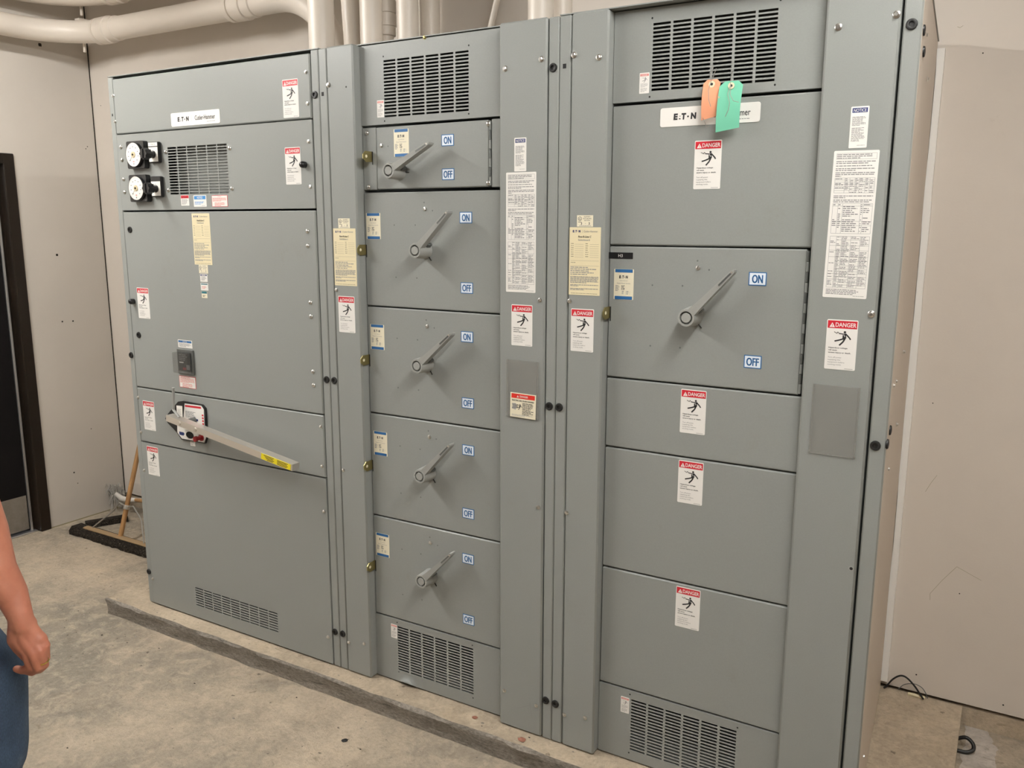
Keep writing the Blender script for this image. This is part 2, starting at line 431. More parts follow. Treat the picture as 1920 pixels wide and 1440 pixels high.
def ul_label(b, s):
    card(b, .052, .033, 'cream_light', .001)
    b.disc(-.0165, .0065, .0062, -.0009, 'ink'); b.disc(-.0165, .0065, .0050, -.0010, 'cream_light'); text(b, 'UL', -.0165, .0035, .0055, 'ink', w=.006, al='c', y=-.0012, bold=.02)
    para(b, -.022, -.011, -.001, .003, 1, 'ink', 2, last=1)
    for i, q in enumerate(('EQUIPMENT', 'SWITCHBOARD', 'SECTION')): text(b, q, .007, .0105-i*.0052, .0032, 'ink', w=(.02, .028, .018)[i], al='c')
    text(b, s[0], -.011, -.0105, .0066, 'ink', bold=.03, al='c'); text(b, 'of', .002, -.0085, .0028, 'ink_grey', al='c'); text(b, s[1], .014, -.0105, .0066, 'ink', bold=.03, al='c')
    para(b, -.018, .020, -.0118, .0028, 1, 'ink_grey', 3, last=1)
def notice_label(b):
    card(b, .0415, .098, 'paper', .002); b.rect(-.0175, .0175, .0345, .0455, -.0009, 'navy'); text(b, 'NOTICE', 0, .0363, .0072, 'paper', w=.029, al='c', bold=.008)
    para(b, -.0165, .0150, .026, .0028, 8, 'ink_grey', 5, .75); para(b, -.0165, .0150, .000, .0028, 12, 'ink_grey', 6, .5)
    para(b, -.002, .016, -.041, .0026, 1, 'ink_soft', 6, last=1)
def sheet_label(b):
    w, h = .105, .361; card(b, w, h, 'paper', .003); g = 'ink_grey'; L = 'ink_soft'; x0, x1 = -.0455, .0475
    z = .172
    def ln(xa, xb, z_): b.rect(xa, xb, z_-.0003, z_+.0003, -.0009, g)
    def vl(x, za, zb): b.rect(x-.0003, x+.0003, zb, za, -.0009, g)
    ln(x0, x1, .174); ln(x0, x1, .160); vl(x0, .174, .160); vl(x1, .174, .160); para(b, x0+.001, x1-.002, .1735, .0042, 3, g, 1, .9)
    para(b, x0, x1, .157, .0042, 2, g, 2, .9, last=.8); para(b, x0, x1, .1465, .0042, 1, g, 3, last=.9)
    para(b, x0, x1, .140, .0042, 2, g, 4, .95, last=.5); para(b, x0, x1, .130, .0042, 3, g, 5, .95, last=.15)
    def table(zt, zb, cols, rows, seed, dense=1, pit=.0036):
        R = random.Random(seed)
        for x in cols: vl(x, zt, zb)
        ln(x0, x1, zt); ln(x0, x1, zb)
        for r in rows: ln(cols[0] if R.random() > .3 else cols[1], x1, r)
        for a, c in zip(cols, cols[1:]):
            n = int((zt-zb)/pit)
            for i in range(n):
                if R.random() < (.78 if a > cols[0]+.001 else .3)*dense: para(b, a+.0012, c-.0012, zt-i*pit, pit, 1, g, seed*50+i, hk=.5, last=R.uniform(.5, 1))
    table(.115, .079, [x0, -.022, -.010, .002, .012, .026, .036, x1], [.110, .105, .100, .095, .090, .085], 11)
    para(b, x0, x1, .074, .0042, 2, g, 6, .95, last=.3); para(b, x0, x1, .064, .0042, 2, g, 7, .95, last=.9)
    table(.053, -.020, [x0, -.033, -.022, .020, .026, x1], [.047, .010, -.0005], 12, .9, .0046)
    table(-.027, -.155, [x0, -.030, -.018, .004, .026, x1], [-.036, -.050, -.062, -.078, -.088, -.100, -.108, -.114, -.120, -.127, -.134, -.141, -.148], 13, 1, .0034)
    para(b, x0, x1, -.158, .0036, 4, g, 8, .7, last=.7); para(b, .02, x1, -.173, .0030, 1, L, 9, last=1)
def brand_plate(b):
    w, h = .275, .0505; card(b, w, h, 'white', .006, .0015)
    def up_(f):
        n0 = len(b.v); f(); b.v[n0:] = [(x, y-.0008, z) for x, y, z in b.v[n0:]]
    def f():
        logo(b, -.099, -.0068, .0148, 'ink', .066); b.rect(-.0195, -.0185, -.011, .012, -.0011, 'ink_soft')
        text(b, 'Cutler-Hammer', .000, -.0070, .0165, 'ink', w=.112, bold=.01); para(b, .066, .112, -.0125, .0045, 1, 'ink_grey', 4, last=1, hk=.4)
    up_(f)
def small_sticker(kind):
    def f(b):
        if kind == 'red_head':
            card(b, .0475, .040, 'paper', .002); b.rect(-.0225, .0225, .0080, .0190, -.0009, 'red'); text(b, 'Warning', .003, .0105, .0058, 'ink', w=.024, al='c'); triangle_mark(b, -.0150, .0100, .006, 'ink', 'red')
            para(b, -.018, .018, .005, .0034, 6, 'ink_grey', 5, .8)
        elif kind == 'notice_wide':
            card(b, .073, .044, 'paper', .003); b.rect(-.0325, .0325, .006, .0190, -.0009, 'sky_blue'); text(b, 'NOTICE', 0, .0088, .0075, 'paper', w=.030, al='c', bold=.02)
            para(b, -.030, .028, -.001, .0042, 3, 'sky_blue', 5, .8); para(b, .010, .030, -.016, .003, 1, 'ink_soft', 6, last=1)
        elif kind == 'red_frame':
            card(b, .087, .043, 'red', .003); b.rect(-.042, .042, -.0200, .0200, -.0009, 'paper'); text(b, 'NOTICE', 0, .0145, .0034, 'ink_red', w=.018, al='c', y=-.0012)
            para(b, -.038, .038, .0130, .0036, 4, 'ink_red', 5, .9, y=-.0011); para(b, -.028, .030, -.0045, .0036, 4, 'ink_red', 8, .9, y=-.0011)
        elif kind == 'red_frame2':
            card(b, .101, .049, 'red', .002); b.rect(-.0485, .0485, -.0228, .0228, -.0009, 'paper'); para(b, -.04, .04, .0215, .0042, 1, 'ink_red', 2, last=.7, y=-.0011)
            para(b, -.044, .044, .0170, .0042, 5, 'ink_red', 5, .9, y=-.0011); para(b, -.032, .034, -.0055, .0042, 4, 'ink_red', 8, .9, y=-.0011)
        elif kind == 'notice_flat':
            card(b, .086, .032, 'paper', .001); b.rect(-.040, .040, .0050, .0135, -.0009, 'blue'); text(b, 'NOTICE', 0, .0065, .0050, 'paper', w=.026, al='c')
            para(b, -.036, .036, .003, .0038, 4, 'ink_grey', 5, .8)
        elif kind == 'blue_head':
            card(b, .042, .030, 'paper', .001); b.rect(-.019, .019, .0085, .0130, -.0009, 'navy'); b.rect(-.010, .010, .0095, .0120, -.0011, 'ink_soft'); para(b, -.014, .015, .007, .0034, 5, 'ink_grey', 3, .7)
        elif kind == 'teal_head':
            card(b, .043, .029, 'paper', .001); b.rect(-.019, .019, .0080, .0122, -.0009, 'teal'); para(b, -.014, .014, .003, .0036, 3, 'ink_red', 3, .7)
        elif kind == 'teal_cream':
            card(b, .032, .027, 'cream_light', .001); b.rect(-.015, .015, .004, .0130, -.0009, 'teal'); para(b, -.010, .010, -.001, .0042, 2, 'ink', 3, .7)
        elif kind == 'white_tab':
            card(b, .030, .020, 'paper', .001); para(b, -.012, .012, .008, .005, 3, 'ink_soft', 3, .7)
        elif kind == 'tape_h3':
            card(b, .077, .0185, 'black_plastic', .001); text(b, 'H3', 0, -.0042, .0085, 'white', w=.0135, al='c')
        elif kind == 'arc_flash':
            card(b, .093, .079, 'cream_light', .001); b.rect(-.0425, .0425, .0220, .0365, -.0009, 'bright_red'); triangle_mark(b, -.019, .0250, .0080, 'paper', 'bright_red')
            text(b, 'DANGER', -.012, .0260, .0062, 'paper', w=.030, bold=.02); text(b, 'ELECTRIC ARC FLASH HAZARD', 0, .0130, .0042, 'ink', w=.080, al='c', bold=.03)
            b.face([(-.040, .004), (-.026, .006), (-.022, -.004), (-.026, -.016), (-.041, -.012), (-.036, -.004)], -.0009, 'ink_soft')
            for k in range(6): b.stroke([(-.040, .003-k*.003), (-.018, .002-k*.002)], .0008, -.0011, 'ink')
            falling_man(b, -.013, -.005, .020)
            para(b, -.002, .040, .010, .0040, 10, 'ink', 5, .7); para(b, -.040, .040, -.029, .0034, 2, 'ink_soft', 9, .9)
    return f
LABELS = {'danger_label': danger_label, 'small_danger_label': mini_danger, 'rating_label': rating_label, 'nameplate': nameplate,
          'notice_label': notice_label, 'instruction_sheet': sheet_label, 'brand_plate': brand_plate}
def sticker(name, xz, y, parent, fn=None, key=None, rot=0):
    return stamp(name, key or name, fn or LABELS[name], (xz[0], y, xz[1]), parent, (0, rot, 0) if rot else None)

# ------------------------------------------------------------------ hardware
def f_bolt(b):
    b.lathe((0, 0, 0), (0, -1, 0), [(.0088, 0), (.0088, .0014), (.0066, .0026)], 'zinc', 18)
    b.lathe((0, 0, 0), (0, -1, 0), [(.0058, .002), (.0058, .0066), (.0044, .0078)], 'zinc', 6)
def f_small_bolt(b):
    b.lathe((0, 0, 0), (0, -1, 0), [(.0068, 0), (.0068, .0012), (.0050, .002)], 'zinc', 16)
    b.lathe((0, 0, 0), (0, -1, 0), [(.0042, .0016), (.0042, .0052), (.0032, .006)], 'zinc', 6)
def f_dome(b): b.lathe((0, 0, 0), (0, -1, 0), [(.0082, 0), (.0078, .002), (.0060, .0044), (.0030, .0058), (.0005, .0062)], 'zinc', 16)
def f_brass(b):
    f_small_bolt(b); b.names = ['brass']
def f_grommet(b):
    b.lathe((0, .001, 0), (0, -1, 0), [(.0128, 0), (.0130, .003), (.0118, .0055), (.0090, .0062), (.0062, .0054), (.0055, .0022), (.001, .0020)], 'rubber', 22)
def f_button(b): b.lathe((0, 0, 0), (0, -1, 0), [(.0110, 0), (.0115, .006), (.0118, .012), (.0110, .017), (.0080, .0215), (.0040, .0232), (.001, .0235)], 'black_plastic', 20)
def bolt(p, y, parent, k='bolt', rot=None): return stamp('bolt', k, {'bolt': f_bolt, 'sbolt': f_small_bolt, 'dome': f_dome, 'brassb': f_brass}[k], (p[0], y, p[1]), parent, rot)
def grommet(p, y, parent, rot=None): return stamp('grommet', 'grommet', f_grommet, (p[0], y, p[1]), parent, rot)
def panel_grid(b, x0, x1, z0, z1, y0, y1, mat, holes, bend=None):
    """sheet with rectangular holes cut through it; holes = (x0,x1,z0,z1)"""
    xs = sorted({round(v, 5) for h in holes for v in h[:2]} | {x0, x1}); zs = sorted({round(v, 5) for h in holes for v in h[2:]} | {z0, z1})
    H = {(round(h[0], 5), round(h[2], 5)) for h in holes}
    cell = lambda i, j: (xs[i], zs[j]) in H and any(abs(h[0]-xs[i]) < 1e-4 and abs(h[2]-zs[j]) < 1e-4 for h in holes)
    nx, nz = len(xs), len(zs); F = lambda i, j: i*nz+j
    vs = [(x, y0, z) for x in xs for z in zs]+[(x, y1, z) for x in xs for z in zs]; O = nx*nz; fs = []
    solid = lambda i, j: 0 <= i < nx-1 and 0 <= j < nz-1 and not cell(i, j)
    for i in range(nx-1):
        for j in range(nz-1):
            if not solid(i, j): continue
            a, c, d, e = F(i, j), F(i+1, j), F(i+1, j+1), F(i, j+1)
            fs.append((a, c, d, e)); fs.append((a+O, e+O, d+O, c+O))
            if not solid(i-1, j): fs.append((a, e, e+O, a+O))
            if not solid(i+1, j): fs.append((c, c+O, d+O, d))
            if not solid(i, j-1): fs.append((a, a+O, c+O, c))
            if not solid(i, j+1): fs.append((e, d, d+O, e+O))
    if bend: vs = [bend(p) for p in vs]
    b.add(vs, fs, mat)
def slots(cx, cz, w, h, nc, nr, gap=.007, sh=.0062):
    sw = (w-(nc-1)*gap)/nc; pit = (h-sh)/(nr-1)
    return [(cx-w/2+i*(sw+gap), cx-w/2+i*(sw+gap)+sw, cz-h/2+j*pit, cz-h/2+j*pit+sh) for i in range(nc) for j in range(nr)]

# ------------------------------------------------------------------ room shell
FZ = -.08; XL = -2.76; YB = .955; HC = 3.30
b = MB(); b.box(-3.4, 5.0, -7.0, 1.2, FZ-.1, FZ, 'floor_concrete')
st = [(2.0236, 1.0327, -0.0794), (2.0394, 1.0666, -0.0794), (2.0579, 1.0412, -0.0794), (2.0838, 0.9898, -0.0794), (2.1061, 0.9163, -0.0794), (2.1239, 0.8549, -0.0794), (2.1206, 0.7335, -0.0794), (2.1171, 0.6355, -0.0794), (2.0280, 0.5823, -0.0794), (2.0248, 0.8135, -0.0794)]
R = random.Random(2); s2 = []
for p_, q_ in zip(st, st[1:]+st[:1]):
    for k in range(7): s2.append((p_[0]+(q_[0]-p_[0])*k/7+R.uniform(-.008, .008), p_[1]+(q_[1]-p_[1])*k/7+R.uniform(-.008, .008), p_[2]))
b.add(s2, [tuple(range(len(s2)))[::-1]], 'pale_concrete')
tag(b.build('floor'), kind='structure')
b = MB(); b.box(-2.9, 5.0, -7.0, 1.2, HC, HC+.1, 'far_wall'); tag(b.build('ceiling'), kind='structure')
b = MB(); b.box(XL-.1, 5.0, YB, YB+.12, .006, HC, 'wall_paint'); yw = YB-.0005
for pts in ([(1.8710, 0.9545, 0.3714), (1.8690, 0.9545, 0.3956), (1.9024, 0.9545, 0.4529), (1.9444, 0.9545, 0.5144), (2.0237, 0.9545, 0.4802)], [(1.8225, 0.9545, 0.7699), (1.8383, 0.9545, 0.8059), (1.8544, 0.9545, 0.8357)], [(1.7862, 0.9545, 2.3286), (1.7943, 0.9545, 2.3245), (1.8029, 0.9545, 2.3301)]):
    b.stroke([(q[0], q[2]) for q in pts], .0011, yw, 'ink_olive')
for q, r_ in (((1.9614, 0.9545, 0.4172), .0022), ((1.8194, 0.9545, 1.0903), .002), ((1.8670, 0.9545, 2.2402), .0022), ((2.1318, 0.9545, 0.0384), .003), ((1.8504, 0.9545, 0.0730), .0028), ((-2.6821, 0.9545, 2.3769), .003)): b.disc(q[0], q[2], r_, yw, 'bristle', 8)
tag(b.build('wall_back'), kind='structure')
DY1 = .453; DY0 = -.56; DZ = 2.072
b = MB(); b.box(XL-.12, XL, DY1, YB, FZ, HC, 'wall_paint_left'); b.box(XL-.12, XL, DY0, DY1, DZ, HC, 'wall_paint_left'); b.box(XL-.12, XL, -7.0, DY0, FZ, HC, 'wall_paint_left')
b.tube([(XL+.001, YB-.004, FZ), (XL+.001, YB-.004, HC)], .0028, 'bristle', 6)
b.box(XL, XL+.003, DY1, YB, FZ, FZ+.006, 'ink_olive')
for q, r_ in (((-2.7590, 0.6440, 1.1333), .005), ((-2.7590, 0.7097, 1.1302), .005), ((-2.7590, 0.6502, 1.5195), .007), ((-2.7590, 0.6672, 2.6722), .010), ((-2.7590, 0.8874, 2.1306), .003), ((-2.7590, 0.8987, 2.1436), .003), ((-2.7590, 0.7615, 0.4636), .003), ((-2.7590, 0.6273, 0.2201), .005), ((-2.7590, 0.6442, 0.1486), .003)):
    b.add([(XL+.0006, q[1]+r_*math.cos(a*PI/4), q[2]+r_*math.sin(a*PI/4)*(1.4 if a % 2 else .8)) for a in range(8)], [tuple(range(8))], 'bristle')
tag(b.build('wall_left'), kind='structure')
b = MB(); b.box(5.0, 5.1, -7.0, 1.2, FZ, HC, 'wall_paint'); tag(b.build('wall_right'), kind='structure')
b = MB(); b.box(-2.9, 5.0, -7.1, -7.0, FZ, HC, 'far_wall'); tag(b.build('wall_front'), kind='structure')
# low kerb under the back wall, with the dark gap over it
b = MB(); b.box(XL, 5.0, YB+.006, YB+.1, FZ, -.010, 'pad_concrete'); tag(b.build('baseboard_back'), kind='structure')
# painted angle strip behind the last cabinet
b = MB()
zs = [.030+i*.09 for i in range(25)]+[2.262]; R = random.Random(4)
pl = [(1.7365+R.uniform(-.0015, .0015), z) for z in zs]+[(1.7585+R.uniform(-.0012, .0012), z) for z in zs[::-1]]
b.prism(pl, .926, YB, 'white'); tag(b.build('trim_1'), kind='structure')
# door
fr = MB()
fr.box(XL-.10, XL+.012, DY1-.062, DY1, FZ, DZ, 'dark_frame', .004); fr.box(XL-.10, XL+.012, DY0, DY0+.062, FZ, DZ, 'dark_frame', .004)
fr.box(XL-.10, XL+.0115, DY0, DY1, DZ-.058, DZ, 'dark_frame', .004); fr.box(XL-.10, XL-.045, DY1-.085, DY1-.055, FZ, DZ-.04, 'dark_frame', .002)
dr = thing('door_1', (XL, 0, FZ), None, None); dr['kind'] = 'structure'
fr.build('door_frame', dr)
b = MB(); b.box(XL-.09, XL-.048, DY0+.06, DY1-.088, FZ+.020, DZ-.06, 'door_black', .002); b.build('door_leaf', dr)
b = MB(); b.box(XL-.0475, XL-.0455, DY0+.075, DY1-.100, FZ+.022, FZ+.225, 'kick_plate'); b.build('kick_plate', dr)
b = MB(); b.box(XL-.047, XL-.038, DY1-.094, DY1-.082, FZ, DZ-.06, 'aluminium'); b.build('weather_strip', dr)
b = MB(); b.box(XL-.11, XL-.02, DY0+.06, DY1-.065, FZ, FZ+.010, 'aluminium', .003); b.build('under_door_light', dr)  # bright metal strip added in place of outside light showing under the door

# ------------------------------------------------------------------ concrete pad under the cabinets
def rough_pad():
    b = MB(); R = random.Random(3); nx = 180; x0, x1 = -1.452, 2.008
    prof = [(-.070, 0), (-.078, -.009), (-.074, -.03), (-.066, -.055), (-.070, FZ-.01)]
    J = [[R.gauss(0, 1) for _ in range(nx+1)] for _ in prof]
    for k in range(3): J = [[(r[max(i-1, 0)]+r[i]+r[min(i+1, nx)])/3 for i in range(nx+1)] for r in J]
    vs = []; rows = [(.945, 0)]+prof
    for k, (y, z) in enumerate(rows):
        for i in range(nx+1):
            x = x0+(x1-x0)*i/nx; dy = 0 if k == 0 else J[k-1][i]*.006; dz = J[1][i]*.004 if k in (2, 3) else 0
            if i == 0 and k: x += .004*math.sin(k*2.1)
            vs.append((x, y+dy, z+dz))
    fs = [(k*(nx+1)+i, k*(nx+1)+i+1, (k+1)*(nx+1)+i+1, (k+1)*(nx+1)+i) for k in range(len(rows)-1) for i in range(nx)]
    b.add(vs, [(a, d, c, e) for a, e, c, d in fs][0:nx], 'pad_concrete')
    b.add(vs, [(a, d, c, e) for a, e, c, d in fs][nx:], 'pad_side')
    for i in (0, nx): # ends
        b.add([vs[k*(nx+1)+i] for k in range(len(rows))]+[(vs[i][0], .945, FZ-.01)], [tuple(range(len(rows)+1))], 'pad_concrete')
    return b
pad = rough_pad().build('equipment_pad', smooth=True)
tag(pad, 'low rough-edged concrete pad that the grey cabinets stand on', 'concrete pad')

# ------------------------------------------------------------------ cabinets
TOP = 2.286
def shell(b, x0, x1, yb=.925, y0=.030):
    t = .003; m = 'grey_enamel'
    b.box(x0, x0+t, y0, yb, .002, TOP-.003, m); b.box(x1-t, x1, y0, yb, .002, TOP-.003, m)
    b.box(x0, x1, yb-t, yb, .002, TOP-.003, m); b.box(x0, x1, y0-.026, yb, TOP-.003, TOP, m); b.box(x0, x1, y0, yb, .002, .005, m)
def post(parent, x0, x1, y=.003, side=.035, name='corner_post'):
    b = MB(); b.box(x0, x1, y, side, .003, TOP-.004, 'grey_enamel', .003); return b.build(name, parent)
def cover(parent, x0, x1, z0, z1, y, name='cover_panel', bev=.0035, depth=.022, gap=.0022, mat='grey_enamel'):
    b = MB(); b.box(x0, x1, y, y+depth, z0+gap, z1-gap, mat, bev); return b.build(name, parent)
def dots(b, pts, y, r=.0028, mat='black'):
    for x, z in pts: b.disc(x, z, r, y-.0004, mat, 10)

# --- first cabinet, with the meters and the main breaker
C1X0, C1X1 = -1.238, -.0885
c1 = thing('switchboard_cabinet', ((C1X0+C1X1)/2, .46, 0), 'grey steel switchboard cabinet with two round meters and a long steel breaker lever', 'electrical cabinet', )
b = MB(); shell(b, C1X0, C1X1); b.build('enclosure', c1)
b = MB(); b.box(C1X0, -1.2055, .003, .035, .003, TOP-.006, 'grey_enamel', .003); b.rect(-1.226, -1.219, *sorted(((-1.2348, 2.1346)[1]-.005, (-1.2348, 2.1346)[1]+.005)), .0025, 'black'); b.build('corner_post', c1)
b = MB(); b.box(-.1235, C1X1-.0008, .003, .035, .003, TOP-.004, 'grey_enamel', .003); b.build('corner_post', c1)
X0, X1 = -1.2035, -.1265
S = [2.274, 2.056, 1.749, 1.004, .761, .006]
p = cover(c1, X0, X1, S[1], S[0], 0)
sticker('danger_label', (-.2200, 2.130), 0, p); sticker('brand_plate', (-0.7204, 2.0929), 0, p)
for q in ((-1.2026, 2.2076), (-1.2036, 2.1069), (-0.1429, 2.2116), (-0.1414, 2.1073)): bolt(q, 0, p, 'sbolt')
# meter panel
vh = slots(-.725, 1.902, .336, .181, 6, 17, .005, .0072)
b = MB(); panel_grid(b, X0, X1, S[2]+.003, S[1]-.002, 0, .002, 'grey_enamel', vh)
b.box(X0, X0+.002, .002, .022, S[2]+.003, S[1]-.002, 'grey_enamel'); b.box(X1-.002, X1, .002, .022, S[2]+.003, S[1]-.002, 'grey_enamel')
b.box(X0, X1, .002, .022, S[1]-.004, S[1]-.002, 'grey_enamel'); b.box(X0, X1, .002, .022, S[2]+.003, S[2]+.005, 'grey_enamel')
p = b.build('cover_panel', c1)
b = MB(); b.box(-.93, -.50, .065, .067, 1.78, 2.02, 'grey_enamel'); b.build('vent_baffle', p)
sticker('danger_label', (-.2220, 1.9005), 0, p)
for q in ((-1.1797, 2.0060), (-1.1785, 1.9545), (-1.1780, 1.8777), (-1.1777, 1.8262)): bolt(q, 0, p, 'dome')
for q in ((-0.1436, 1.9801), (-0.1446, 1.8258)): bolt(q, 0, p, 'sbolt')
for q in ((-0.9045, 1.9754), (-0.5411, 1.9751), (-0.9027, 1.8284), (-0.5402, 1.8285)): bolt(q, 0, p, 'dome')
stamp('knob', 'button', f_button, ((-0.1649, 1.9025)[0], 0, (-0.1649, 1.9025)[1]), p)
for k, (q, nm) in enumerate((((-0.8092, 1.7875), 'red_head'), ((-0.7225, 1.7846), 'notice_wide'), ((-0.6115, 1.7831), 'red_frame'))):
    sticker('warning_label', q, 0, p, small_sticker(nm), nm)
def meter(x, z, unit):
    b = MB()
    def rsq(h, r, y0, y1, m):
        P = []
        for cx, cz, a in ((h-r, h-r, 0), (-h+r, h-r, 90), (-h+r, -h+r, 180), (h-r, -h+r, 270)):
            for k in range(5): q = math.radians(a+22.5*k); P.append((x+cx+r*math.cos(q), z+cz+r*math.sin(q)))
        b.prism(P[::-1], y0, y1, m)
    rsq(.0535, .008, -.022, -.0002, 'black_plastic')
    b.lathe((x, -.020, z), (0, -1, 0), [(.0500, 0), (.0500, .009), (.0478, .012), (.0465, .0122), (.0465, .010)], 'black_plastic', 40)
    o = b.build('panel_meter', p, origin=(x, 0, z))
    d = MB(); d.lathe((x, -.024, z), (0, -1, 0), [(.0462, 0), (.0462, .0075)], 'gauge_white', 40)
    y = -.0319
    for k in range(41):
        a = math.radians(225-270*k/40); r0 = .0405 if k % 5 else .038
        d.stroke([(x+r0*math.cos(a), z+r0*math.sin(a)), (x+.043*math.cos(a), z+.043*math.sin(a))], .0006, y, 'ink')
        if k % 5 == 0: d.rect(x+.0305*math.cos(a)-.0034, x+.0305*math.cos(a)+.0034, z+.0305*math.sin(a)-.0017, z+.0305*math.sin(a)+.0017, y, 'ink_grey')
    text(d, unit, x, z-.040, .0075, 'ink', al='c', y=y, bold=.03)
    d.rect(x-.005, x+.005, z-.0285, z-.0255, y, 'ink_red')
    d.build('dial', o)
    d = MB(); d.lathe((x, -.031, z), (0, -1, 0), [(.0120, 0), (.0115, .003), (.004, .0035)], 'knob_gold', 20); d.lathe((x, -.0345, z), (0, -1, 0), [(.0042, 0), (.0035, .002)], 'black', 12)
    d.stroke([(x-.003, z-.004), (x-.022, z-.024)], .0016, -.0335, 'ink'); d.build('pointer', o)
meter((-1.0623, -0.0310, 1.9691)[0], (-1.0623, -0.0310, 1.9691)[2], 'V'); meter((-1.0619, -0.0310, 1.8379)[0], (-1.0619, -0.0310, 1.8379)[2], 'A')
def selector(x, z, k):
    b = MB(); b.box(x-.031, x+.031, -.016, -.0002, z-.040, z+.040, 'black_plastic', .003); o = b.build('selector_switch', p, origin=(x, 0, z))
    d = MB(); d.rect(x-.0275, x+.0275, z-.036, z+.020, -.0163, 'gauge_white')
    if k == 0:
        d.rect(x-.0275, x+.0275, z+.0235, z+.0375, -.0163, 'gauge_white'); text(d, 'VOLTS', x, z+.0280, .0055, 'ink', w=.026, al='c', y=-.0166)
    for a in range(5): q = math.radians(180-45*a); d.disc(x+.021*math.cos(q), z-.010+.021*math.sin(q), .0012, -.0166, 'ink_grey', 6)
    d.build('legend_plate', o)
    d = MB(); d.lathe((x, -.016, z-.008), (0, -1, 0), [(.0150, 0), (.0150, .004), (.0125, .006), (.0110, .022)], 'black_plastic', 20)
    P = []
    for i in range(40):
        a = 2*PI*i/40; r = .0205+.0022*math.cos(a*8); P.append((x+r*math.cos(a), z-.008+r*math.sin(a)))
    d.prism(P[::-1], -.064, -.038, 'black_plastic'); d.box(x-.003, x+.003, -.068, -.060, z-.026, z+.010, 'black_plastic', .001); d.build('switch_knob', o)
selector(*(-0.9591, -0.0080, 1.9754)[::2], 0); selector(*(-0.9581, -0.0080, 1.8430)[::2], 1)
# large panel
p = cover(c1, X0, X1, S[3], S[2]-.002, 0)
sticker('nameplate', (-.7255, 1.6385), 0, p); sticker('section_label', (-0.7280, 1.5222), 0, p, lambda b: ul_label(b, '13'), 'ul1')
for q, nm in (((-0.7288, 1.4878), 'blue_head'), ((-0.7283, 1.4534), 'teal_head'), ((-0.7313, 1.4224), 'teal_cream')): sticker('warning_label', q, 0, p, small_sticker(nm), nm)
sticker('danger_label', (-1.1130, 1.3700), 0, p)
for q in ((-0.1660, 1.6728), (-0.1674, 1.6213), (-0.1658, 1.4184), (-0.1661, 1.3674), (-0.1676, 1.1637), (-0.1677, 1.1132)): bolt(q, 0, p, 'dome')
grommet((-1.1635, 1.6729), 0, p); grommet((-1.1597, 1.2327), 0, p); stamp('knob', 'button', f_button, ((-1.1764, 1.3747)[0], 0, (-1.1764, 1.3747)[1]), p)
sticker('warning_label', (-0.8677, 1.2151), 0, p, small_sticker('notice_flat'), 'notice_flat')
sticker('warning_label', (-0.8682, 1.0562), 0, p, small_sticker('red_frame2'), 'red_frame2')
xr, zr = (-0.8671, 1.1411)
b = MB(); b.box(xr-.050, xr+.050, -.006, -.0002, zr-.052, zr+.052, 'dark_steel', .002); b.box(xr-.040, xr+.036, -.011, -.006, zr-.038, zr+.040, 'black_plastic', .002)
para(b, xr-.030, xr+.028, zr+.034, .007, 4, 'ink_grey', 3, .6, y=-.0114); b.rect(xr-.030, xr-.004, zr-.004, zr+.001, -.0114, 'paper'); b.rect(xr-.010, xr+.010, zr-.032, zr-.022, -.0114, 'red_button'); b.rect(xr+.012, xr+.032, zr-.030, zr-.010, -.0114, 'ink_grey')
o = b.build('trip_unit_window', p)
b = MB(); b.box(xr-.048, xr+.044, -.032, -.0115, zr-.044, zr+.040, 'smoked_plastic', .003); b.build('clear_cover', o)
# lever panel
p = cover(c1, X0, X1, S[4], S[3], 0)
sticker('danger_label', (-1.1330, .8840), 0, p)
for q in ((-1.1984, 0.9579), (-1.1978, 0.8034), (-0.1397, 0.9588), (-0.1415, 0.8068)): bolt(q, 0, p, 'sbolt')
es = [(-0.9279, 0.9695), (-0.8996, 0.9748), (-0.7791, 0.9722), (-0.7626, 0.9596), (-0.7636, 0.8363), (-0.7767, 0.8097), (-0.9226, 0.8074), (-0.9462, 0.8332), (-1.0022, 0.8679), (-1.0190, 0.8868), (-0.9976, 0.9101)]
b = MB(); b.prism(es, -.008, -.0002, 'black_plastic'); esc = b.build('breaker_escutcheon', p)
b = MB()
b.face([(-0.8855, 0.9673), (-0.7826, 0.9685), (-0.7695, 0.9544), (-0.7711, 0.8871), (-0.9011, 0.8962)], -.0090, 'paper')
b.face([(-0.8828, 0.9608), (-0.7863, 0.9636), (-0.7855, 0.9548), (-0.8843, 0.9532)], -.0093, 'red')
for k in range(6): b.rect((-0.7789, 0.9466)[0]-.005, (-0.7789, 0.9466)[0]+.005, .925-k*.012, .932-k*.012, -.0093, 'red')
xa, za = (-0.8838, 0.9346); para(b, xa, xa+.07, za+.003, .0048, 6, 'ink_grey', 5, .7, y=-.0093); b.rect(xa+.035, xa+.075, za-.035, za-.026, -.0093, 'navy')
b.face([(-0.9387, 0.9523), (-0.9011, 0.9542), (-0.9033, 0.9074), (-0.9381, 0.9101)], -.0090, 'gauge_white')
xa, za = (-0.9333, 0.9404); para(b, xa, xa+.026, za, .0052, 6, 'ink_soft', 9, .7, y=-.0093)
b.face([(-0.9428, 0.8659), (-0.9071, 0.8703), (-0.7665, 0.8675), (-0.7678, 0.8358), (-0.7795, 0.8139), (-0.9180, 0.8126), (-0.9443, 0.8358)], -.0090, 'paper')
b.face([(-0.9318, 0.8420), (-0.9034, 0.8410), (-0.8990, 0.8347), (-0.9065, 0.8268), (-0.9316, 0.8282)], -.0093, 'navy')
b.build('breaker_face_label', esc)
b = MB(); b.disc(*(-0.8658, 0.8344), .0240, -.0096, 'black', 20, .0150); b.build('breaker_window', esc)
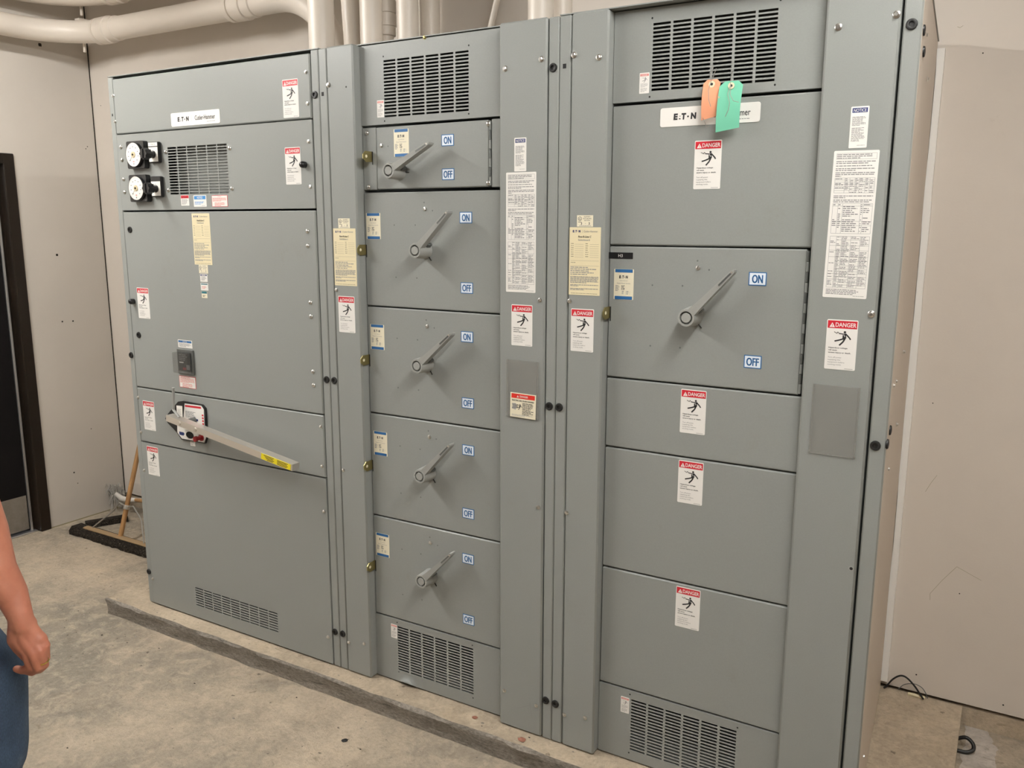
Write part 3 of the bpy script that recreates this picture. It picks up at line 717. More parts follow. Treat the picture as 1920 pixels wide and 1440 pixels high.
xo, zo = (-0.7955, 0.8333); b = MB(); b.lathe((xo, -.009, zo), (0, -1, 0), [(.0150, 0), (.0145, .004), (.0090, .005), (.0085, .022), (.0115, .024), (.0110, .034), (.002, .036)], 'red_button', 20); b.build('push_button', esc)
sticker('warning_label', (-0.8617, 0.7965), 0, p, small_sticker('white_tab'), 'white_tab')
# the lever: a folded steel bar with a closed end
A = Vector(((-0.9184, -0.0750, 0.9145))); B_ = Vector(((-0.1915, -0.1000, 0.8181)))
ax = (B_-A).normalized(); nz = Vector((0, 0, 1)); nz = (nz-ax*nz.dot(ax)).normalized(); ny = nz.cross(ax)
def bar(b, L0, L1, y0, y1, z0, z1, mat):
    vs = [A+ax*l+ny*y+nz*z for l in (L0, L1) for y in (y0, y1) for z in (z0, z1)]
    b.add(vs, [(0, 1, 3, 2), (4, 6, 7, 5), (0, 4, 5, 1), (2, 3, 7, 6), (0, 2, 6, 4), (1, 5, 7, 3)], mat)
L = (B_-A).length; sy = 1 if ny.y > 0 else -1
b = MB(); bar(b, 0, L, -.003*sy, .0, -.013, .013, 'steel'); bar(b, 0, L, 0, .032*sy, .0105, .013, 'steel'); bar(b, 0, L, .030*sy, .032*sy, -.013, .0105, 'steel'); bar(b, L-.003, L, 0, .030*sy, -.013, .0105, 'steel')
lv = b.build('breaker_lever', p)
b = MB(); bar(b, L-.165, L-.008, -.0042*sy, -.003*sy, -.0115, .0105, 'yellow')
for i in range(4): bar(b, L-.150+.006*i, L-.095-.006*(i % 2), -.0046*sy, -.0042*sy, .0060-.0050*i, .0082-.0050*i, 'ink'); bar(b, L-.078, L-.022-.005*(i % 2), -.0046*sy, -.0042*sy, .0060-.0050*i, .0082-.0050*i, 'ink')
b.build('lever_label', lv)
for k in range(2):
    b = MB(); cc = A+ax*(.085+.10*k)+ny*(-.003*sy); b.lathe(cc, -ny*sy, [(.0085, 0), (.008, .003), (.003, .004)], 'steel', 16); b.build('rivet', lv)
b = MB(); pv = A+ax*.09; b.lathe((pv.x, -.068, pv.z), (0, 1, 0), [(.012, 0), (.012, .060)], 'dark_steel', 14); b.build('pivot_shaft', lv)
q0 = (-0.9033, -0.0450, 1.0371); q1 = (-0.9123, -0.0450, 0.9443); q2 = (-0.8595, -0.0600, 0.9197)
b = MB(); b.tube([q0, q1, q2], .0072, 'grey_handle', 8, flat_=.8); b.build('charging_strap', p)
# bottom panel
vb = slots(-.665, .106, .494, .083, 9, 8, .006, .0052)
b = MB(); panel_grid(b, X0, X1, S[5]+.002, S[4]-.0022, 0, .002, 'grey_enamel', vb)
b.box(X0, X0+.002, .002, .022, S[5]+.002, S[4]-.003, 'grey_enamel'); b.box(X1-.002, X1, .002, .022, S[5]+.002, S[4]-.003, 'grey_enamel'); b.box(X0, X1, .002, .022, S[4]-.0045, S[4]-.0022, 'grey_enamel')
p = b.build('cover_panel', c1)
sticker('danger_label', (-1.1300, .6820), 0, p)
for q in ((-1.1969, 0.6303), (-0.1413, 0.6303), (-0.1459, 0.1171), (-1.1973, 0.1228)): bolt(q, 0, p, 'sbolt')
for q in ((-0.1086, 2.1343), (-0.1042, 1.1392), (-0.1105, 0.1465), (-1.2263, 1.1403), (-1.2251, 0.1497)): grommet(q, .003, c1)

# --- operating handles, latches
def f_handle(pin):
    def f(b):
        b.lathe((0, 0, 0), (0, -1, 0), [(.0285, 0), (.0275, .012), (.0250, .056), (.0236, .0605), (.0186, .0605), (.0172, .0480)], 'grey_handle', 32)
        b.lathe((0, -.045, 0), (0, -1, 0), [(.0138, 0), (.0136, .0145), (.0126, .0155)], 'grey_handle', 24)
        P = [(.0215, -.0105), (.032, -.0102), (.070, -.0086), (.178, -.0056), (.1845, -.0032), (.1865, 0), (.1845, .0032), (.178, .0056), (.070, .0092), (.030, .0118), (.0150, .0135)]
        n = len(P); lift = lambda x: -.0595-.004*(x/.186)
        vs = [(x, lift(x), z) for x, z in P]+[(x, -.034-.002*(x/.186), z) for x, z in P]
        b.add(vs, [tuple(range(n)), tuple(range(n, 2*n))[::-1]]+[(i, i+n, (i+1) % n+n, (i+1) % n) for i in range(n)], 'grey_handle')
        b.face([(.128, -.0024), (.176, -.0020), (.176, .0020), (.128, .0024)], -.0640, 'dark_steel')
        b.disc(.1765, 0, .0030, -.0642, 'steel', 10)
        b.box(.026, .040, -.030, -.010, -.012, -.002, 'dark_steel', .001)
        a = math.radians(pin); c, s_ = math.cos(a), math.sin(a)
        vs = []
        for r in (.026, .042):
            for w in (-.0008, .0008):
                for y in (-.004, -.0003): vs.append((r*c-w*s_, y, r*s_+w*c))
        b.add(vs, [(0, 1, 3, 2), (4, 6, 7, 5), (0, 4, 5, 1), (2, 3, 7, 6), (0, 2, 6, 4), (1, 5, 7, 3)], 'black')
    return f
def op_handle(x, z, ang, parent, pin=-97):
    return stamp('operating_handle', 'handle%d' % pin, f_handle(pin), (x, Y1, z), parent, (0, -math.radians(ang), 0))
def f_latch(b):
    P = [(.0, -.017), (-.030, -.019), (-.046, -.008), (-.046, .006), (-.034, .017), (.0, .017)]
    vs = [(x, y, z) for x in (-.0013, .0013) for y, z in P]; n = len(P)
    b.add(vs, [tuple(range(n)), tuple(range(n, 2*n))[::-1]]+[(i, i+n, (i+1) % n+n, (i+1) % n) for i in range(n)], 'brass')
    b.lathe((.0014, -.030, 0), (1, 0, 0), [(.0052, 0), (.0052, .0004)], 'eyelet', 12)
    b.box(.0015, .0050, -.0006, -.0001, -.026, .017, 'black')
def latch(q, parent):
    if q[0] < .1: q = (.0712, q[1])
    elif q[0] > .9: q = (.9985, q[1])
    return stamp('latch_tab', 'latch', f_latch, (q[0], Y1, q[1]), parent)
Y1 = .035

# --- second cabinet, five breaker doors
C2X0, C2X1 = -.0885, .837
c2 = thing('switchboard_cabinet', ((C2X0+C2X1)/2, .46, 0), 'grey steel switchboard cabinet with a column of five switch doors', 'electrical cabinet')
b = MB(); shell(b, C2X0, C2X1, y0=.058); b.build('enclosure', c2)
def post_hole(x0, x1, parent, hole=None):
    b = MB(); b.box(x0, x1, .003, .060, .003, TOP-.004, 'grey_enamel', .003)
    if hole: b.rect(hole[0]-.0055, hole[0]+.0055, hole[1]-.0065, hole[1]+.0065, .0025, 'black')
    return b.build('corner_post', parent)
post_hole(C2X0+.0008, -.0525, c2, (-0.0726, 2.1346)); post_hole(.8025, C2X1-.0008, c2)
XI0, XI1 = .0665, .6365
def flange(parent, x0, x1, top=TOP-.002, marks=()):
    b = MB()
    for pts in marks: b.stroke(pts, .0012, -.0003, 'ink_grey')
    b.box(x0, x1, 0, .070, .003, top, 'grey_enamel', .005); return b.build('side_flange', parent)
fl = flange(c2, -.0500, XI0)
bolt((-0.0422, 2.1613), 0, fl); b = MB(); b.lathe(((0.0355, 2.1491)[0], .0005, (0.0355, 2.1491)[1]), (0, -1, 0), [(.0030, 0), (.0030, .0010)], 'black', 10); b.build('screw_hole', fl)
for q in ((-0.0398, 1.4684), (-0.0373, 0.8082), (-0.0397, 0.1225), (0.0368, 0.1377)): bolt(q, 0, fl, 'sbolt')
sticker('nameplate', (.0060, 1.5840), 0, fl); sticker('section_label', (0.0065, 1.7005), 0, fl, lambda b: ul_label(b, '23'), 'ul2'); sticker('danger_label', (.0050, 1.3840), 0, fl)
fr_ = flange(c2, XI1, .7985, marks=([(0.7553, 0.1348), (0.7576, 0.1021), (0.7662, 0.0555)], [(0.7036, 0.0792), (0.7328, 0.0943), (0.7617, 0.1112)]))
for q in ((0.6576, 2.1536), (0.7806, 2.1696)): bolt(q, 0, fr_)
for q in ((0.7820, 1.4706), (0.7819, 0.8088), (0.6565, 0.1309), (0.7813, 0.1134)): bolt(q, 0, fr_, 'sbolt')
sticker('notice_label', (.7110, 1.9040), 0, fr_); sticker('instruction_sheet', (.7140, 1.6720), 0, fr_); sticker('danger_label', (.7190, 1.3890), 0, fr_)
def pocket(parent, x, z, w, h):
    b = MB(); b.box(x-w/2, x+w/2, -.0035, -.0004, z-h/2, z+h/2, 'clear_plastic', .001)
    for x0, x1, z0, z1 in ((-w/2, w/2, -h/2, -h/2+.004), (-w/2, -w/2+.005, -h/2, h/2), (w/2-.005, w/2, -h/2, h/2)): b.box(x+x0, x+x1, -.0046, -.0035, z+z0, z+z1, 'clear_plastic')
    return b.build('document_pocket', parent)
pk = pocket(fr_, .7235, 1.187, .115, .184); sticker('arc_flash_label', (.7270, 1.1350), -.0048, pk, small_sticker('arc_flash'), 'arc_flash', .02)
for q in ((0.8178, 2.1432), (0.8167, 1.1424), (0.8154, 0.1423), (-0.0674, 1.1394), (-0.0716, 0.1485)): grommet(q, .003, c2)
Z2 = [2.2815, 2.0195, 1.8085, 1.4146, 1.0300, 0.6446, 0.2562, .008]
def vent_panel(parent, z0, z1, cx, cz, h, dot, X0_=XI0, X1_=XI1, dent=False):
    hs = slots(cx, cz, .336, h, 6, 17)
    X0_ += .0015; X1_ -= .0015
    if dent:
        extra = [(.1+i*.02, .1001+i*.02, .012, .0121) for i in range(0)]
    def bend(p_):
        x, y, z = p_; g = math.exp(-((x-.215)/.035)**2)*max(0, 1-(z-.008)/.030); return (x, y-.016*g, z+.010*g)
    b = MB(); panel_grid(b, X0_, X1_, z0+.002, z1-.0022, Y1, Y1+.002, 'grey_enamel', hs, None)
    for a, c in ((X0_, X0_+.002), (X1_-.002, X1_)): b.box(a, c, Y1+.002, Y1+.022, z0+.002, z1-.0022, 'grey_enamel')
    b.box(X0_, X1_, Y1+.002, Y1+.022, z1-.0042, z1-.0022, 'grey_enamel')
    if not dent: b.box(X0_, X1_, Y1+.002, Y1+.022, z0+.002, z0+.004, 'grey_enamel')
    dots(b, dot, Y1)
    if dent: # kicked-in bottom edge
        vs = []; n = 40; rows = 6
        for j in range(rows+1):
            for i in range(n+1):
                u = -.075+.15*i/n; v = j/rows; g = math.exp(-(u/.030)**2)*(1-v)**1.5
                vs.append((.215+u, Y1-.0006-.020*g, z0+.002+.036*v+.017*g*(1-v)))
        b.add(vs, [(j*(n+1)+i, j*(n+1)+i+1, (j+1)*(n+1)+i+1, (j+1)*(n+1)+i) for j in range(rows) for i in range(n)], 'grey_enamel')
    return b.build('vent_panel', parent)
p = vent_panel(c2, Z2[1]+.003, Z2[0], .336, 2.137, .180, [(0.1687, 2.2390), (0.5051, 2.2407), (0.1679, 2.0351), (0.5034, 2.0381)])
bolt((0.3377, 2.2813), Y1, p, 'brassb'); sticker('small_danger_label', (.1520, 2.0750), Y1, p)
# small top door with its bare side plates
b = MB(); b.box(XI0+.0015, .128, Y1+.002, Y1+.024, Z2[2]+.004, Z2[1]-.002, 'grey_enamel', .002); p = b.build('filler_plate', c2)
for q in ((0.0887, 2.0009), (0.0907, 1.8225)): bolt(q, Y1+.002, p, 'dome')
b = MB(); b.box(.5870, XI1-.0015, Y1, Y1+.024, Z2[2]+.004, Z2[1]-.002, 'grey_enamel', .002); p = b.build('filler_plate', c2)
for q in ((0.5763, 2.0040), (0.5757, 1.8254)): bolt(q, Y1, p, 'dome')
def hinge(parent, x, z0, z1, y=Y1):
    b = MB(); n = max(3, int((z1-z0)/.026)); st = (z1-z0)/n
    for i in range(n): b.lathe((x, y+.001, z0+i*st+.0006), (0, 0, 1), [(.0036, 0), (.0036, st-.0016)], 'dark_steel' if i % 2 else 'grey_enamel', 10)
    return b.build('hinge', parent)
def breaker_door(parent, x0, x1, z0, z1, hub, ang, on, off, rate, lat, holes, bl, pin=-97, hx=None):
    b = MB(); b.box(x0, x1, Y1, Y1+.022, z0+.0024, z1-.0022, 'grey_enamel', .0035)
    dots(b, holes, Y1, .0026, 'dark_steel')
    d = b.build('breaker_door', parent)
    op_handle(hub[0], hub[1], ang, d, pin)
    sticker('on_label', on, Y1, d, lambda b: on_label(b, 'ON'), 'on'); sticker('off_label', off, Y1, d, lambda b: on_label(b, 'OFF'), 'off')
    sticker('rating_label', rate, Y1, d)
    latch(lat, d); hinge(d, hx or (x1+.0025), z0+.006, z1-.006)
    for q in bl: bolt(q, Y1, d, 'sbolt')
    return d
XD = XI1-.006
breaker_door(c2, .1290, .5770, Z2[2]+.003, Z2[1]-.001, (.2250, 1.8700), 26, (.4220, 1.9620), (0.4223, 1.8561), (.2360, 1.9620), (0.1083, 1.9221), [(0.1798, 1.9534)], [(0.1510, 1.9564)], -30, .5818)
D = [dict(hub=(.3270, 1.6130), ang=43, on=(0.4895, 1.7189), off=(0.4912, 1.4939), rate=(.1080, 1.6910), lat=(0.0629, 1.6105), holes=[(0.3250, 1.7681), (0.3584, 1.7416), (0.1984, 1.6948), (0.2869, 1.6950), (0.2011, 1.5190), (0.2896, 1.5195)], bl=[(0.3276, 1.7469)]),
     dict(hub=(.3260, 1.2300), ang=40, on=(0.4906, 1.3335), off=(0.4920, 1.1107), rate=(0.1122, 1.3070), lat=(0.0643, 1.2252), holes=[(0.3258, 1.3797), (0.3586, 1.3546), (0.1997, 1.3087), (0.2877, 1.3093), (0.1994, 1.1346), (0.2884, 1.1349)], bl=[(0.3292, 1.3577)]),
     dict(hub=(.3290, .8460), ang=45, on=(0.4921, 0.9483), off=(0.4906, 0.7242), rate=(0.1130, 0.9205), lat=(0.0649, 0.8371), holes=[(0.3272, 0.9945), (0.3601, 0.9698), (0.2021, 0.9235), (0.2900, 0.9240), (0.2014, 0.7489), (0.2892, 0.7486)], bl=[(0.3307, 0.9735)]),
     dict(hub=(.3280, .4620), ang=45, on=(0.4881, 0.5594), off=(0.4884, 0.3336), rate=(0.1106, 0.5343), lat=(0.0611, 0.4505), holes=[(0.3260, 0.6068), (0.3596, 0.5828), (0.1997, 0.5363), (0.2853, 0.5356), (0.1989, 0.3602), (0.2863, 0.3601)], bl=[(0.3279, 0.5864)])]
for i, k in enumerate(D): breaker_door(c2, XI0+.0015, XD, Z2[i+3], Z2[i+2]-(.003 if i == 0 else 0), k['hub'], k['ang'], k['on'], k['off'], k['rate'], k['lat'], k['holes'], k['bl'])
p = vent_panel(c2, Z2[7]-.004, Z2[6], .3385, .140, .176, [(0.1693, 0.2426), (0.5031, 0.2406), (0.1720, 0.0430), (0.5048, 0.0387)], dent=True)
sticker('small_danger_label', (0.1544, 0.2041), Y1, p)

# --- third cabinet, one large breaker door
C3X0, C3X1 = .837, 1.785
c3 = thing('switchboard_cabinet', ((C3X0+C3X1)/2, .46, 0), 'grey steel switchboard cabinet with one large switch door and blank panels below', 'electrical cabinet')
b = MB(); t = .003; m = 'grey_enamel'
b.box(C3X0, C3X0+t, .058, .925, .002, TOP-.003, m); b.box(C3X0, C3X1-.049, .922, .925, .002, TOP-.003, m); b.box(C3X0, C3X1-.045, .004, .925, TOP-.003, TOP, m); b.box(C3X0, C3X1-.049, .058, .925, .002, .005, m)
b.add([(x, y, z) for z in (TOP-.003, TOP) for x, y in ((C3X1-.045, .004), (C3X1, .004), (C3X1, .090), (C3X1-.045, .925))], [(0, 1, 2, 3), (7, 6, 5, 4), (0, 4, 5, 1), (1, 5, 6, 2), (2, 6, 7, 3)], m)
b.build('enclosure', c3)
sx = lambda y: C3X1-.0015-(y-.092)*.0553
b = MB(); y_ = (.092, .168, .1705, .920)
for a, c, o in ((.092, .168, 0), (.1705, .920, -.0012)):
    vs = [(sx(y)+o-dx, y, z) for y in (a, c) for z in (.004, TOP-.004) for dx in (0, .004)]
    b.add(vs, [(0, 2, 6, 4), (1, 5, 7, 3), (0, 1, 3, 2), (4, 6, 7, 5), (0, 4, 5, 1), (2, 3, 7, 6)], 'side_beige')
b.box(C3X1-.002, C3X1+.0006, .012, .0870, .006, TOP-.006, 'side_beige')
sp = b.build('side_panel', c3)
post_hole(C3X0+.0008, .8745, c3, (0.8548, 2.1444))
b = MB(); b.box(1.7440, C3X1, .003, .089, .003, TOP-.004, 'grey_enamel', .0035); p = b.build('corner_post', c3)
for q in ((1.7626, 2.1582), (1.7602, 1.1447)): grommet(q, .003, p)
RX = (0, 0, PI/2)
def side(name, key, fn, yz, parent, x=C3X1): return stamp(name, key, fn, (x, yz[0], yz[1]), parent, RX)
side('grommet', 'grommet', f_grommet, (.028, 2.147), p); side('grommet', 'grommet', f_grommet, (.062, 2.105), p); side('grommet', 'grommet', f_grommet, (.048, 1.179), p); side('grommet', 'grommet', f_grommet, (.014, 1.150), p)
side('bolt', 'sbolt', f_small_bolt, (.040, 1.297), p)
for yz in ((.119, 2.153), (.104, 1.298), (.405, 1.336), (.403, 2.092), (.362, 1.129), (.101, 1.062), (.104, .215)): side('bolt', 'sbolt', f_small_bolt, yz, sp, sx(yz[0]))
for q in ((0.8516, 1.1429), (0.8516, 0.1406)): grommet(q, .003, c3)
fl = flange(c3, .8775, .9925)
for q in ((0.8867, 2.1710), (0.9640, 2.1576)): bolt(q, 0, fl)
for q in ((0.8835, 1.4727), (0.8838, 0.8087), (0.8864, 0.1136), (0.9619, 0.1263)): bolt(q, 0, fl, 'sbolt')
sticker('nameplate', (.9310, 1.5910), 0, fl); sticker('section_label', (.9300, 1.7080), 0, fl, lambda b: ul_label(b, '33'), 'ul3'); sticker('danger_label', (.9270, 1.3870), 0, fl)
fr_ = flange(c3, 1.5700, 1.7385)
for q in ((1.5999, 2.1688), (1.7287, 2.1828), (1.7263, 1.4793)): bolt(q, 0, fr_)
b = MB(); q = (1.7267, 0.8057); b.lathe((q[0], .0005, q[1]), (0, -1, 0), [(.0070, 0), (.0068, .0010), (.0045, .0011)], 'grey_handle', 14); b.disc(q[0], q[1], .0042, -.0010, 'black'); b.build('screw_hole', fr_)
sticker('notice_label', (1.6640, 1.9320), 0, fr_); sticker('instruction_sheet', (1.6610, 1.6970), 0, fr_, rot=.012); sticker('danger_label', (1.6600, 1.3970), 0, fr_)
pocket(fr_, 1.6570, 1.198, .116, .186)
XJ0, XJ1 = .9925, 1.5700
Z3 = [2.2815, 2.0311, 1.6377, 1.2468, 1.0319, 0.6434, 0.2488, .004]
p = vent_panel(c3, Z3[1]+.003, Z3[0], 1.277, 2.150, .177, [(1.1057, 2.2520), (1.4495, 2.2564), (1.1046, 2.0463), (1.4468, 2.0521)], XJ0, XJ1)
sticker('small_danger_label', (1.0880, 2.0840), Y1, p)
J0, J1 = XJ0+.0015, XJ1-.0015
p = cover(c3, J0, J1, Z3[2], Z3[1]-.001, Y1); sticker('brand_plate', (1.2760, 1.9880), Y1, p); sticker('danger_label', (1.2780, 1.8580), Y1, p)
d = breaker_door(c3, J0, 1.5555, Z3[3], Z3[2], (1.2550, 1.4450), 46.5, (1.4300, 1.5550), (1.4290, 1.3290), (1.0420, 1.5260), (0.9892, 1.4423), [(1.2616, 1.5994), (1.2956, 1.5753), (1.1309, 1.5270), (1.2208, 1.5284), (1.1305, 1.3514), (1.2206, 1.3524)], [(1.2640, 1.5799)])
sticker('tape_label', (1.0300, 1.6090), Y1, d, small_sticker('tape_h3'), 'tape_h3')
for i, q in ((3, (1.2670, 1.1700)), (4, (1.2680, .9590)), (5, (1.2760, .5690))):
    p = cover(c3, J0, J1, Z3[i+1], Z3[i], Y1); sticker('danger_label', q, Y1, p)
p = vent_panel(c3, Z3[7], Z3[6], 1.2735, .130, .177, [(1.1006, 0.2338), (1.4438, 0.2303), (1.1025, 0.0303)], XJ0, XJ1)
sticker('small_danger_label', (1.0846, 0.1926), Y1, p)

# ------------------------------------------------------------------ paper tags wired to the upper grille
def paper_tag(name, cx, zt, w, h, tilt, mat, label, pts, torn, yoff, wires):
    t = thing(name, (cx, .0, zt), label, 'tag', 'paper tags on the grille')
    b = MB(); n = 10; R = random.Random(int(w*1e4)); vs = []
    def X(u, v): # v 0 top to 1 bottom
        c = max(0, (.10-v)/.10)*.22; uu = max(-.5+c, min(.5-c, u)); return cx+uu*w+tilt*v*h
    cols = [-.5, -.3, -.1, .1, .3, .5]
    for s_ in (0, .0008):
        for j in range(n+1):
            for u in cols:
                v = j/n; vs.append((X(u, v), yoff-.010*math.sin(v*PI*.9)-.006*v+.004*u+s_, zt-v*h+.010*u*v))
    m_ = len(cols); O = (n+1)*m_; fs = []
    for j in range(n):
        for i in range(m_-1):
            a = j*m_+i; fs.append((a, a+m_, a+m_+1, a+1)); fs.append((a+O, a+1+O, a+m_+1+O, a+m_+O))
    b.add(vs, fs, mat)
    if torn:
        for k in range(2): z = zt-h*(.30+.16*k); b.add([(cx-w/2-.001, yoff-.0112, z), (cx-w/2+.005, yoff-.0135, z-.003), (cx-w/2-.001, yoff-.0112, z-.008)], [(0, 1, 2)], 'cream')
    b.build('card', t)
    zh = zt-.013; b = MB(); b.lathe((cx+.001, yoff-.006, zh), (0, -1, 0), [(.0085, 0), (.0085, .0020), (.0040, .0022)], 'eyelet', 18); b.lathe((cx+.001, yoff-.0082, zh), (0, -1, 0), [(.0036, 0), (.0034, .0004)], 'ink', 12); b.build('eyelet', t)
    for w_ in wires:
        b = MB(); b.tube(w_, .0008, 'wire', 6); b.build('wire', t)
tx, tz = (1.2864, 0.0200, 2.0759)[::2]
paper_tag('paper_tag', tx, tz, .0450, .099, .00, 'orange_card', 'orange paper tag with a torn bottom edge, left of the green tag', None, False, .020,
          [[(tx-.004, .035, tz+.035), (tx-.002, .016, tz+.015), (tx+.001, .004, tz-.010), (tx-.003, -.002, tz-.030), (tx, -.004, tz-.055), (tx+.006, -.004, tz-.072)], [(tx+.004, .036, tz+.030), (tx+.004, .018, tz+.012), (tx+.001, .012, tz-.012)],
           [(tx-.018, .008, tz-.098), (tx-.012, .012, tz-.112), (tx-.011, .020, tz-.122), (tx-.006, .026, tz-.118)]])
tx, tz = (1.3411, 0.0150, 2.0668)[::2]
paper_tag('paper_tag', tx, tz, .0610, .124, -.03, 'green_card', 'mint green paper tag hanging over the white name plate', None, True, .012,
          [[(tx-.006, .035, tz+.030), (tx-.003, .012, tz+.010), (tx+.001, -.002, tz-.012), (tx-.003, -.010, tz-.035), (tx+.004, -.013, tz-.058), (tx+.002, -.013, tz-.075), (tx-.006, -.013, tz-.092)], [(tx+.002, -.002, tz-.014), (tx+.004, -.010, tz-.038), (tx+.014, -.013, tz-.054), (tx+.028, -.012, tz-.058)]])

# ------------------------------------------------------------------ conduits overhead
def arc(c, r, a0, a1, n, f): return [f(c, r, a0+(a1-a0)*i/n) for i in range(n+1)]
def coupling(c, d, r, parent):
    b = MB(); L = r*1.5
    c = Vector(c)-Vector(d).normalized()*L
    b.lathe(c, d, [(r*1.02, 0), (r*1.16, .004), (r*1.17, L*.34), (r*1.07, L*.36), (r*1.06, L*.46), (r*1.17, L*.48), (r*1.19, L*1.3), (r*1.08, L*1.34), (r*1.09, L*1.95), (r*1.01, L*2)], 'pipe_paint', 28)
    b.build('coupling', parent)
def conduit(label, pts, r, coup=(), strap=(), cs=1):
    t = thing('conduit', pts[0], label, 'conduit')
    b = MB(); b.tube(pts, r, 'pipe_paint', 28, cap=True); b.build('pipe', t)
    for c, d in coup: coupling(c, d, r*cs, t)
    for c in strap:
        b = MB(); b.box(c[0]-.006, c[0]+.006, c[1]-.006, c[1]+.006, c[2]-r-.035, c[2]-r*.7, 'pipe_paint', .002); b.box(c[0]-.02, c[0]+.02, c[1]-.03, YB, c[2]+r, c[2]+r+.02, 'pipe_paint'); b.build('hanger', t)
    return t
YP = .76
def big(z, xr_, rr, drop):
    P = [(XL+.135, -3.2, z)]+arc((XL+.135+.34, YP-.34), .34, PI, PI/2, 14, lambda c, r, a: (c[0]+r*math.cos(a), c[1]+r*math.sin(a), z))
    if drop: P += arc((xr_-rr, z-rr), rr, PI/2, 0, 14, lambda c, r, a: (c[0]+r*math.cos(a), YP, c[1]+r*math.sin(a)))+[(xr_, YP, TOP+.001)]
    else: P += [(xr_, YP, z)]
    return P
conduit('lower thick cream painted conduit bending from the side wall across and down behind the cabinets', big(2.716, -.665, .36, True), .058, [((-2.28, YP, 2.716), (1, 0, 0)), ((-1.25, YP, 2.716), (1, 0, 0))], [(-2.50, YP, 2.716)])
conduit('upper thick cream painted conduit running above the other one into the corner', big(2.905, 4.98, .36, False), .058, [((-2.18, YP, 2.905), (1, 0, 0))], [(-2.50, YP, 2.905)])
def vert(lab, px, y, r, top=HC, coup=(), cs=1): 
    return conduit(lab, [(px, y, TOP+.001), (px, y, top)], r, coup, (), cs)
vert('frontmost vertical cream conduit, rising from the joint of the first two cabinets', (-0.4788, 0.4500, 2.4591)[0], .45, .0520)
xa = (-0.4544, 0.6200, 2.4876)[0]
conduit('slimmer cream conduit with a slight bend, partly hidden by its straight neighbour', [(xa+.010, .62, TOP+.001), (xa+.006, .62, TOP+.06), (xa+.003, .62, TOP+.16), (xa-.006, .62, TOP+.32), (xa-.04, .62, HC)], .046)
vert('straight vertical cream conduit above the narrow blank strip of the second cabinet', (-0.3036, 0.5500, 2.4994)[0], .55, .0455)
xc = (-0.3154, 0.6600, 2.5218)[0]; vert('narrow vertical cream conduit with ribbed couplings', xc, .66, .0300, HC, [((xc, .66, (-0.3051, 0.6600, 2.5827)[2]), (0, 0, 1)), ((xc, .66, (-0.3072, 0.6600, 2.5168)[2]), (0, 0, -1))], 1.2)
vert('vertical cream conduit just behind the upper grille of the second cabinet', (-0.1739, 0.6200, 2.5387)[0], .62, .0440)
vert('vertical cream conduit set back against the wall in shade', (-0.2516, 0.8800, 2.6002)[0], .88, .0430)
xd = (0.1166, 0.8000, 2.5611)
conduit('thin slanting cream pipe against the back wall', [(0.1012, 0.8000, 2.4619), (0.1367, 0.8000, 2.5787), (0.1958, 0.8000, 2.7868)], .0125)
vert('first of two vertical conduits behind the joint of the last two cabinets', (0.4739, 0.5500, 2.4668)[0], .55, .0460)
vert('second vertical conduit by the last cabinet, right beside its twin', (0.5026, 0.6550, 2.4942)[0], .655, .0400)

# ------------------------------------------------------------------ cables at the end of the pad
b = MB(); b.cord([(1.748, .925, .004), (1.757, .93, .012), (1.776, .93, .045), (1.800, .928, .067), (1.822, .926, .066), (1.850, .92, .045), (1.870, .915, .022), (1.884, .912, .006)], .0032, 'black', 8)
tag(b.build('black_cable'), 'black cable looping up from the pad beside the last cabinet', 'cable')
b = MB(); b.cord([(1.795, .94, .004), (1.815, .94, .030), (1.845, .938, .043), (1.872, .936, .038), (1.888, .934, .020), (1.896, .93, .004)], .0014, 'dark_steel', 6)
tag(b.build('thin_grey_cable'), 'thin grey cable arching behind the thicker black one', 'cable')
b = MB(); b.tube([(1.832, .93, .004), (1.850, .925, .007), (1.872, .925, .006), (1.885, .93, .004)], .0060, 'cream', 6); tag(b.build('foam_scrap'), 'pale scrap of foam where the cables meet the pad', 'scrap')
b = MB(); b.cord([(2.000, .80, -.050), (2.030, .80, -.035), (2.052, .79, -.045), (2.055, .78, -.062), (2.035, .77, -.072), (2.005, .77, -.074)], .0065, 'rubber', 10)
tag(b.build('cable_stub'), 'short black cable loop coming out of the pad end', 'cable')

# ------------------------------------------------------------------ loose dirt
b = MB(); R = random.Random(12)
for i in range(620):
    u = R.random()
    if u < .3: x, y = R.gauss(-1.35, .25), -.10-abs(R.gauss(0, .12))
    elif u < .55: x, y = R.uniform(-1.6, .9), -.10-abs(R.gauss(0, .22))
    elif u < .68: x, y = R.uniform(-1.42, 1.9), R.uniform(-.06, -.01)
    else: x, y = R.uniform(-2.6, 1.2), R.uniform(-1.6, .8)
    onpad = y > -.07 and x > -1.44
    if onpad and y > -.008: continue
    z = 0 if onpad else FZ; s_ = R.choice((.0012, .0016, .002, .003)) if R.random() < .97 else .005
    a, mt = R.uniform(0, PI), R.choice(('bristle', 'pad_concrete', 'pad_side', 'pad_side', 'pad_side', 'pad_concrete', 'pad_concrete'))
    P = [(x+s_*(1+.5*R.random())*math.cos(a+k*PI/2.5)*(1.6 if k % 2 else 1), y+s_*math.sin(a+k*PI/2.5)) for k in range(5)]
    b.add([(q[0], q[1], z) for q in P]+[(x, y, z+s_*.7)], [(k, (k+1) % 5, 5) for k in range(5)], mt)
tag(b.build('grit'), 'dark grit and crumbs scattered over the dusty concrete floor', 'grit', kind='stuff')
